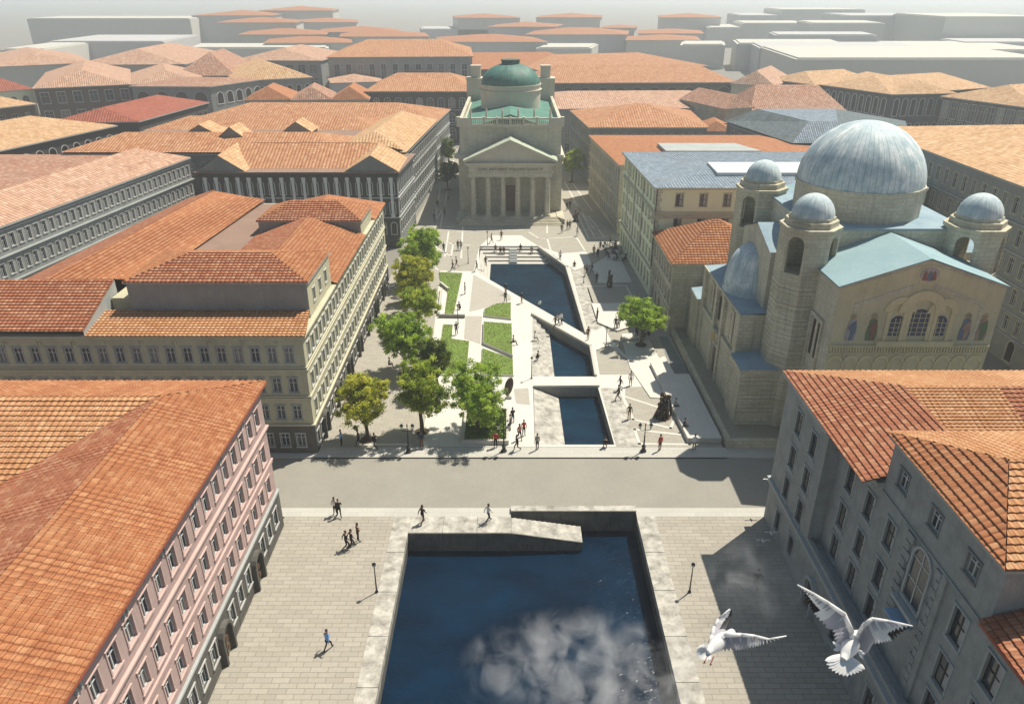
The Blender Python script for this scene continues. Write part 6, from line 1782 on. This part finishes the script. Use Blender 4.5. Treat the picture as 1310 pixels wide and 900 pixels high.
SIT = [
 (874,549,'black','charcoal',-110,'person in black seated on the edge of the raised platform, nearer one',.1),
 (862.6,523,'grey','charcoal',-110,'person in grey seated on the edge of the raised platform, beside the bronze sculpture',.1),
 (683.3,436,'white','grey',-90,'person in white seated on the steps of the second basin',-.1),
 (656,441,'black','black',-90,'person in black seated on the right edge of the largest lawn',0),
 (690.8,394,'white','jeans',30,'person in white seated on the diagonal edge of the upper basin',-.4),
 (640.3,324.5,'black','charcoal',180,'person in black seated on the basin terraces, left of a pair',-.5),
 (644.6,324.5,'charcoal','black',180,'person in charcoal seated on the basin terraces, right of a pair',-.5),
 (633.9,321.5,'brown','black',180,'person in brown seated high on the basin terraces',-.3),
 (665.9,321,'navy','black',180,'person in navy seated on the terraces right of the ramp',-.3),
 (680,324,'grey','black',180,'person in grey seated at the right end of the basin terraces',-.5),
 (734.6,343.3,'black','brown',180,'person seated on the small pale terrace right of the upper basin',-.35),
 (824,434.5,'charcoal','black',150,'person in charcoal seated right of the single tree, left of a pair',.0),
 (829.5,433,'black','grey',150,'person in black seated right of the single tree, right of a pair',.0),
 (497.7,470,'black','charcoal',-90,'person in black seated under the bushy tree by the cream block',.0),
]
for px, py, t_, b_, an, lb, z in SIT: person(px, py, 'sit', t_, b_, an, lb, z=z)

# ================================================================ lamps
def single_lamp(px, py, label, h=2.7, lean=.12):
    p = at(px, py, 0); t = thing('street_lamp', label, 'street lamp', (p.x,p.y,0), 'lamps of the quay and square')
    mb = MB(); mb.lathe(p.x,p.y,[(.13,0),(.13,.08),(.07,.14),(.055,.5),(.035,h-.25)],10); part('pole', mb, M['iron'], t)
    mb = MB(); mb.lathe(p.x,p.y,[(.03,h-.28),(.1,h-.22),(.13,h-.05),(.15,h),(.05,h+.1),(.0,h+.16)],10); part('lantern', mb, M['iron'], t)
    mb = MB(); mb.lathe(p.x,p.y,[(.132,h-.2),(.152,h-.04)],10,cap=False); part('glass', mb, M['lamp_glass'], t)
def double_lamp(px, py, label, h=3.1):
    p = at(px, py, 0); t = thing('street_lamp', label, 'street lamp', (p.x,p.y,0), 'cast-iron two-armed lamps')
    mb = MB(); mb.lathe(p.x,p.y,[(.3,0),(.3,.1),(.2,.18),(.16,.5),(.22,.6),(.09,.7),(.06,1.6),(.09,1.65),(.05,1.75),(.04,h-.2),(.08,h-.15),(.02,h+.1)],12)
    for s in (-1,1):
        pts = [(0,h-.65),(.2,h-.75),(.42,h-.7),(.52,h-.5)]
        for (a,za),(c,zb) in zip(pts,pts[1:]): mb.tube((p.x+s*a,p.y,za),(p.x+s*c,p.y,zb),.035,.03,6)
    part('pole', mb, M['iron'], t)
    for s in (-1,1):
        x = p.x+s*.52
        g_ = MB(); g_.lathe(x,p.y,[(.09,h-.48),(.17,h-.12)],6,cap=False); g_.lathe(x,p.y,[(.1,h-.5),(.09,h-.47)],6)
        g_.lathe(x,p.y,[(.2,h-.12),(.14,h-.03),(.05,h+.06),(0,h+.16)],6,1); part('lantern', g_, [M['lamp_glass'],M['iron']], t)
single_lamp(482,757,'slim black lamp post beside the left quay coping')
single_lamp(882,757,'slim black lamp post beside the right quay coping')
single_lamp(680,484,'slim lamp post left of the second basin steps')
single_lamp(586,414,'slim lamp post between the two left lawns')
single_lamp(623.6,315.5,'slim lamp post at the left end of the basin kerb wall')
single_lamp(599,337,'slim lamp post left of the upper basin terraces')
single_lamp(746.7,362,'slim lamp post left of the cafe terrace')
single_lamp(775,443.5,'slim lamp post left of the single tree')
double_lamp(823,577,'two-armed cast-iron lamp on the right, in front of the raised platform')
double_lamp(644.6,577,'two-armed cast-iron lamp at the planter corner')
double_lamp(523,578,'two-armed cast-iron lamp below the olive-green tree')

# ================================================================ sculptures, cafe
def beams(px, py, seed, n, h, label, spread=1.0):
    p = at(px, py, 0); r = random.Random(seed); t = thing('sculpture', label, 'sculpture', (p.x,p.y,0))
    mb = MB()
    for k in range(n):
        a = r.uniform(0,6.28); b0 = Vector((p.x+math.cos(a)*spread*r.uniform(.4,1), p.y+math.sin(a)*spread*r.uniform(.4,1), .0))
        e = Vector((p.x+r.uniform(-.45,.45)*spread, p.y+r.uniform(-.4,.4)*spread, h*r.uniform(.45,1)))
        if k % 3 == 0: b0.z = h*r.uniform(.2,.5)
        mid = b0.lerp(e,.5)+Vector((r.uniform(-.3,.3),r.uniform(-.3,.3),r.uniform(0,.2)))
        w = r.uniform(.08,.16); mb.tube(b0, mid, w, w*.9, 4); mb.tube(mid, e, w*.9, w*.55, 4)
        if k % 2: mb.blob(e, (.2,.18,.26), 0, 7, 5)
    part('figures', mb, M['bronze'], t)
    mb = MB(); mb.lathe(p.x,p.y,[(spread*.9,0),(spread*.9,.08),(spread*.8,.1)],9); part('base', mb, M['bronze'], t)
beams(848,533,4,22,2.6,'jagged dark bronze sculpture of tangled beams beside the raised platform', .98)
beams(780,367,9,9,2.6,'tall twisted dark sculpture on the cafe terrace edge', .5)
beams(737,283,15,9,2.2,'dark sculpture in the shadow of the street right of the church', .8)
p = at(651,509,0)
t = thing('sculpture', 'oval dark bronze disc standing upright between the planter tree and the third basin', 'sculpture', (p.x,p.y,0))
mb = MB(); mb.lathe(0,0,[(.0,-.12),(.6,-.1),(.75,0),(.6,.1),(0,.12)],24)
o = part('disc', mb, M['bronze'], t, smooth=True, local=True); o.location = (0,0,1.45); o.rotation_euler = (R(90),R(12),R(40)); o.scale = (1,1.5,1)
o.scale = (.85,1.45,1)
mb = MB(); mb.box(p.x-.3,p.x+.3,p.y-.25,p.y+.25,0,.3); part('base', mb, M['concrete'], t)
def cafe_table(x, y, z, label):
    t = thing('cafe_table', label, 'table', (x,y,z), 'cafe tables'); mb = MB(); mb.lathe(x,y,[(.0,z+.74),(.38,z+.74),(.38,z+.77),(0,z+.77)],12); part('tabletop', mb, M['sash'], t)
    mb = MB(); mb.lathe(x,y,[(.22,z),(.2,z+.03),(.03,z+.05),(.03,z+.74)],8); part('leg', mb, M['iron'], t)
chair0 = None
def cafe_chair(x, y, z, a, label):
    global chair0
    if chair0 is None:
        t = thing('cafe_chair', label, 'chair', (0,0,0), 'cafe chairs')
        mb = MB(); mb.box(-.22,.22,-.22,.22,.43,.48); part('seat', mb, M['sash_dark'], t)
        mb = MB(); mb.box(-.22,.22,-.24,-.19,.55,.9); part('backrest', mb, M['sash_dark'], t)
        for i in (-1,1):
            for j in (-1,1):
                mb = MB(); mb.tube((i*.19,j*.19,0),(i*.19,j*.19,.45 if j > 0 else .9),.02,.02,5); part('leg', mb, M['iron'], t)
        chair0 = t
    else: t = copy_tree(chair0)
    t.location = (x,y,z); t.rotation_euler = (0,0,a); t['label'] = label
    return t
words = ['nearest the square','behind the nearest one','by the house wall','at the back of the cafe','in the middle of the cafe','at the right end of the cafe','at the left end of the cafe']
for i, (px, py) in enumerate(((779,326),(785,332),(790,319),(784,316),(788,326),(796,333),(776,318))):
    c = at(px, py, .12); cafe_table(c.x, c.y, .12, 'small white round cafe table ' + words[i])
    for k, side in zip(sorted(range(3), key=lambda q: math.cos(i+q*2.1)), ('leftmost','middle','rightmost')):
        a = i + k*2.1; cafe_chair(c.x+math.cos(a)*.75, c.y+math.sin(a)*.75, .12, a+math.pi/2, 'black cafe chair, ' + side + ' of three at the table ' + words[i])

# ================================================================ gulls
CAMF = Vector((0,_c,-_s)); CAMU = Vector((0,_s,_c)); CAMR = Vector((1,0,0)); CAMP = Vector((0,0,CH))
def ray(zx, zy, d, sc_=4.226, ox=870, oy=730):
    px, py = ox + zx/sc_, oy + zy/sc_
    return CAMP + (CAMR*(px-655)/FPX + CAMU*(450-py)/FPX + CAMF)*d
def feather(mb, a, c, w, m=0, nrm=None, tipm=None, tipf=.72):
    """thin cambered blade from root a to tip c"""
    d = c - a; L = d.length; d.normalize(); n = nrm.normalized(); s = d.cross(n).normalized()
    w = min(w, L*.16)
    st = [(0,.45),(.25,.9),(.6,1.0),(.85,.7),(1,.06)]
    prev = None
    for f, k in st:
        p = a + d*(L*f) - n*(L*.03*f*f); q = [p - s*w*k, p + n*w*.12, p + s*w*k, p - n*w*.1]
        if prev:
            for i in range(4):
                j = (i+1)%4; mb.face([prev[i],prev[j],q[j],q[i]], tipm if (tipm is not None and f > tipf) else m)
        prev = q
def wing(t, roots, tips, w, nrm, blackfrom, armr, cov, grey=1):
    """roots: shoulder -> wrist -> tip along the leading edge; tips: trailing edge, shoulder side first"""
    mb = MB()
    def along(P, f):
        f *= len(P)-1; i = min(int(f), len(P)-2); return P[i].lerp(P[i+1], f-i)
    n = 24
    for k in range(n):
        f = k/(n-1); a = along(roots, f**1.0*.97); c = along(tips, f)
        dark = f > blackfrom
        feather(mb, a, c, w*(1.1-.35*f), 1 if f < .5 else 0, nrm, 2 if dark else None, .6)
    for k in range(n-2):     # coverts
        f = (k+.5)/(n-1); a = along(roots, f*.93); c = a.lerp(along(tips, f), cov)
        feather(mb, a + nrm*.006, c + nrm*.006, w*1.15, grey if k % 3 else 0, nrm)
    for i in range(len(roots)-1):
        r0 = armr*(1-.8*i/(len(roots)-1)); r1 = armr*(1-.8*(i+1)/(len(roots)-1))
        mb.tube(roots[i], roots[i+1], r0, r1, 8, 0)
        if i: mb.blob(roots[i], r0*1.0, 0, 8, 5)
    part('wing', mb, [M['gull_white'], M['gull_grey'], M['gull_black']], t, smooth=True)
def loft(mb, secs, n=12, m=0):
    rings = []
    for i, (p, rr, r2) in enumerate(secs):
        d = (secs[min(i+1,len(secs)-1)][0] - secs[max(i-1,0)][0]).normalized(); s = d.cross(CAMF).normalized(); u = s.cross(d).normalized()
        b_ = len(mb.v)
        for k in range(n):
            a = 2*math.pi*k/n; mb.v.append(tuple(p + s*(rr*math.cos(a)) + u*(r2*math.sin(a))))
        rings.append(b_)
    for r0, r1 in zip(rings, rings[1:]):
        for k in range(n):
            j = (k+1)%n; mb.f.append((r0+k,r0+j,r1+j,r1+k)); mb.m.append(m)
    mb.f.append(tuple(rings[0]+k for k in range(n))); mb.m.append(m); mb.f.append(tuple(rings[-1]+k for k in reversed(range(n)))); mb.m.append(m)
D0 = 7.2
c0 = ray(915,410,D0)
gl = thing('gull', 'white gull with raised wings and fanned tail, the larger one, by the grey building', 'bird', c0, 'gulls in flight')
mb = MB()
loft(mb, [(ray(962,325,D0+.28),.012,.012),(ray(957,335,D0+.24),.035,.035),(ray(948,352,D0+.16),.055,.055),(ray(935,380,D0+.08),.075,.075),(ray(915,415,D0),.078,.078),(ray(895,450,D0-.05),.055,.05),(ray(885,475,D0-.08),.03,.02)])
part('body', mb, M['gull_white'], gl, smooth=True)
nr = (-CAMF + CAMU*.5).normalized()
wing(gl, [ray(930,372,D0+.05),ray(925,325,D0),ray(885,232,D0-.12),ray(800,172,D0-.2),ray(720,122,D0-.22),ray(634,74,D0-.2)],
     [ray(870,420,D0+.08),ray(842,385,D0+.05),ray(822,315,D0),ray(790,308,D0-.06),ray(735,245,D0-.12),ray(708,205,D0-.15),ray(678,140,D0-.18),ray(634,76,D0-.2)], .034, nr, .62, .035, .5)
wing(gl, [ray(960,372,D0+.05),ray(975,330,D0),ray(1002,285,D0-.1),ray(1040,258,D0-.14),ray(1120,268,D0-.1),ray(1255,296,D0)],
     [ray(965,440,D0+.08),ray(985,468,D0+.05),ray(1018,440,D0),ray(1040,400,D0-.05),ray(1100,388,D0-.06),ray(1150,378,D0-.05),ray(1205,330,D0-.02),ray(1255,297,D0)], .034, nr, .7, .033, .5)
mb = MB(); tb = ray(893,455,D0-.04)
outl = [(785,483),(800,520),(830,545),(865,562),(902,572),(940,560),(972,548),(1002,530)]
for k in range(13):
    f = k/12*(len(outl)-1); i = min(int(f), len(outl)-2); a = ray(*outl[i],D0-.12).lerp(ray(*outl[i+1],D0-.12), f-i)
    feather(mb, tb + (a-tb)*.02, a, .03, 0, nr)
# filled fan web under the blades
for i in range(len(outl)-1): 
    A_, B_ = ray(*outl[i],D0-.115), ray(*outl[i+1],D0-.115); mb.face([tb, tb.lerp(A_,.93), tb.lerp(B_,.93)]); 
part('tail', mb, M['gull_white'], gl, smooth=False)
mb = MB()
for k, (zx, zy) in enumerate(((822,380),(828,425),(838,405),(990,475),(1000,450))):
    feather(mb, ray(880,420,D0) if zx < 900 else ray(960,420,D0), ray(zx,zy,D0-.02), .016, 0, nr)
part('flank_feathers', mb, M['gull_white'], gl)

D1 = 8.0
gl = thing('gull', 'white gull gliding with one wing upright, smaller and left one of the two in flight', 'bird', ray(190,390,D1), 'gulls in flight')
mb = MB()
loft(mb, [(ray(300,322,D1+.2),.014,.014),(ray(283,332,D1+.16),.045,.045),(ray(262,345,D1+.12),.045,.045),(ray(230,365,D1+.06),.07,.065),(ray(195,395,D1),.078,.07),(ray(168,420,D1-.05),.055,.05),(ray(150,438,D1-.1),.03,.025)])
part('body', mb, M['gull_white'], gl, smooth=True)
mb = MB(); mb.blob(ray(295,325,D1+.16), .028, 0, 8, 6); mb.tube(ray(300,330,D1+.17), ray(318,338,D1+.2), .01, .003, 6); part('head_spot', mb, M['gull_black'], gl)
nr2 = (-CAMF*.6 + CAMU*.8).normalized()
wing(gl, [ray(200,385,D1+.03),ray(240,345,D1),ray(330,344,D1-.05),ray(400,350,D1-.08),ray(480,368,D1-.05),ray(574,350,D1)],
     [ray(180,412,D1),ray(230,432,D1),ray(300,428,D1),ray(345,424,D1-.04),ray(400,412,D1-.04),ray(440,400,D1-.03),ray(510,380,D1-.02),ray(574,351,D1)], .036, nr2, 2, .03, .6)
wing(gl, [ray(165,392,D1+.03),ray(172,350,D1+.1),ray(185,300,D1+.2),ray(208,258,D1+.25),ray(268,204,D1+.25)],
     [ray(205,372,D1+.05),ray(238,322,D1+.12),ray(255,300,D1+.18),ray(272,270,D1+.22),ray(280,235,D1+.25),ray(282,208,D1+.25)], .03, (CAMR*-.6-CAMF*.6+CAMU*.2).normalized(), .3, .028, .45)
mb = MB(); tb = ray(160,425,D1-.06)
for k in range(13):
    a = R(100 + 190*k/12); q = ray(142+math.cos(a)*56, 438-math.sin(a)*44, D1-.14)
    feather(mb, tb.lerp(q,.05), q, .034, 0, nr)
part('tail', mb, M['gull_white'], gl)
for a_, c_ in (((150,455),(132,488)),((182,462),(166,498))):
    mb = MB(); mb.tube(ray(*a_,D1-.1), ray(*c_,D1-.14), .007, .006, 6)
    e_ = ray(*c_,D1-.14)
    for dx in (-.012,0,.014): mb.tube(e_, e_ + CAMR*dx - CAMU*.022, .005, .003, 4)
    part('foot', mb, M['gull_leg'], gl)
for i, (px, py, z, lb) in enumerate(((984,614,3.2,'tiny white gull flying at the corner of the grey building, above the others'),(986.5,682,1.4,'tiny white gull low beside the grey building wall, right one'),(976,692,.8,'tiny white gull low beside the grey building wall, left one'))):
    p = at(px, py, z); t = thing('gull', lb, 'bird', p, 'distant gulls')
    mb = MB(); mb.blob(p, (.09,.2,.08), 0, 8, 6); mb.blob(p+Vector((0,.2,.04)), .06, 0, 7, 5); part('body', mb, M['gull_white'], t, smooth=True)
    for s in (-1,1):
        mb = MB(); q0 = p + Vector((s*.05,0,.03)); q1 = q0 + Vector((s*.26,.03,.14)); q2 = q1 + Vector((s*.26,-.06,-.02)); n_ = Vector((0,0,1))
        feather(mb, q0, q1, .09, 0, n_); feather(mb, q1.lerp(q0,.2), q2, .07, 0, n_, 0); part('wing', mb, M['gull_white'], t)

# ================================================================ air
def volume_box(name, x0,x1,y0,y1,z0,z1, mat):
    mb = MB(); mb.box(x0,x1,y0,y1,z0,z1); o = part(name, mb, mat); o['kind'] = 'stuff'; return o
def haze_mat(dens, col):
    m = bpy.data.materials.new('haze_air'); m.use_nodes = True; ns = m.node_tree.nodes; ns.clear()
    out = ns.new('ShaderNodeOutputMaterial'); v = ns.new('ShaderNodeVolumePrincipled')
    v.inputs['Color'].default_value = (*col, 1); v.inputs['Density'].default_value = dens; v.inputs['Anisotropy'].default_value = .3
    m.node_tree.links.new(v.outputs[0], out.inputs['Volume']); return m
volume_box('haze', -4000, 4000, -250, 5800, -1.2-4, 60, haze_mat(.0006, (.86,.94,1.0)))
def mist_mat(dens, scale, lo, hi, seed):
    m = bpy.data.materials.new('mist_wisp'); m.use_nodes = True; nt = m.node_tree; ns = nt.nodes; ns.clear(); ln = nt.links
    out = ns.new('ShaderNodeOutputMaterial'); v = ns.new('ShaderNodeVolumePrincipled'); v.inputs['Color'].default_value = (.95,.96,1,1)
    tc = ns.new('ShaderNodeTexCoord'); mp = ns.new('ShaderNodeMapping'); mp.inputs['Location'].default_value = (seed, seed*.7, 0); ln.new(tc.outputs['Object'], mp.inputs[0])
    n = ns.new('ShaderNodeTexNoise'); n.inputs['Scale'].default_value = scale; n.inputs['Detail'].default_value = 7; n.inputs['Roughness'].default_value = .6; n.inputs['Distortion'].default_value = .6; ln.new(mp.outputs[0], n.inputs[0])
    # falls off towards the rim of the wisp
    gr = ns.new('ShaderNodeTexGradient'); gr.gradient_type = 'SPHERICAL'; mp2 = ns.new('ShaderNodeMapping'); ln.new(tc.outputs['Generated'], mp2.inputs[0])
    mp2.inputs['Location'].default_value = (-1,-1,-1); mp2.inputs['Scale'].default_value = (2,2,2); ln.new(mp2.outputs[0], gr.inputs[0])
    f = ramp(nt, n.outputs[0], [(lo,0.0),(hi,1.0)]); f2 = ramp(nt, gr.outputs[0], [(0.0,0.0),(.5,1.0)])
    d = math_n(nt, 'MULTIPLY', math_n(nt, 'MULTIPLY', f, f2), dens); ln.new(d, v.inputs['Density']); ln.new(v.outputs[0], out.inputs['Volume']); return m
def wisp(px, py, z, sx, sy, sz, dens, scale, lo, hi, seed):
    p = at(px, py, z); mb = MB(); mb.blob((0,0,0), (sx,sy,sz), 0, 20, 12)
    o = part('mist', mb, mist_mat(dens, scale, lo, hi, seed)); o.location = p; o['kind'] = 'stuff'
wisp(752,856,3.5,8.2,5.0,2.0,.7,.55,.47,.74,5.3)
wisp(978,738,4.0,4.6,4.4,1.6,.26,.45,.46,.7,8.4)
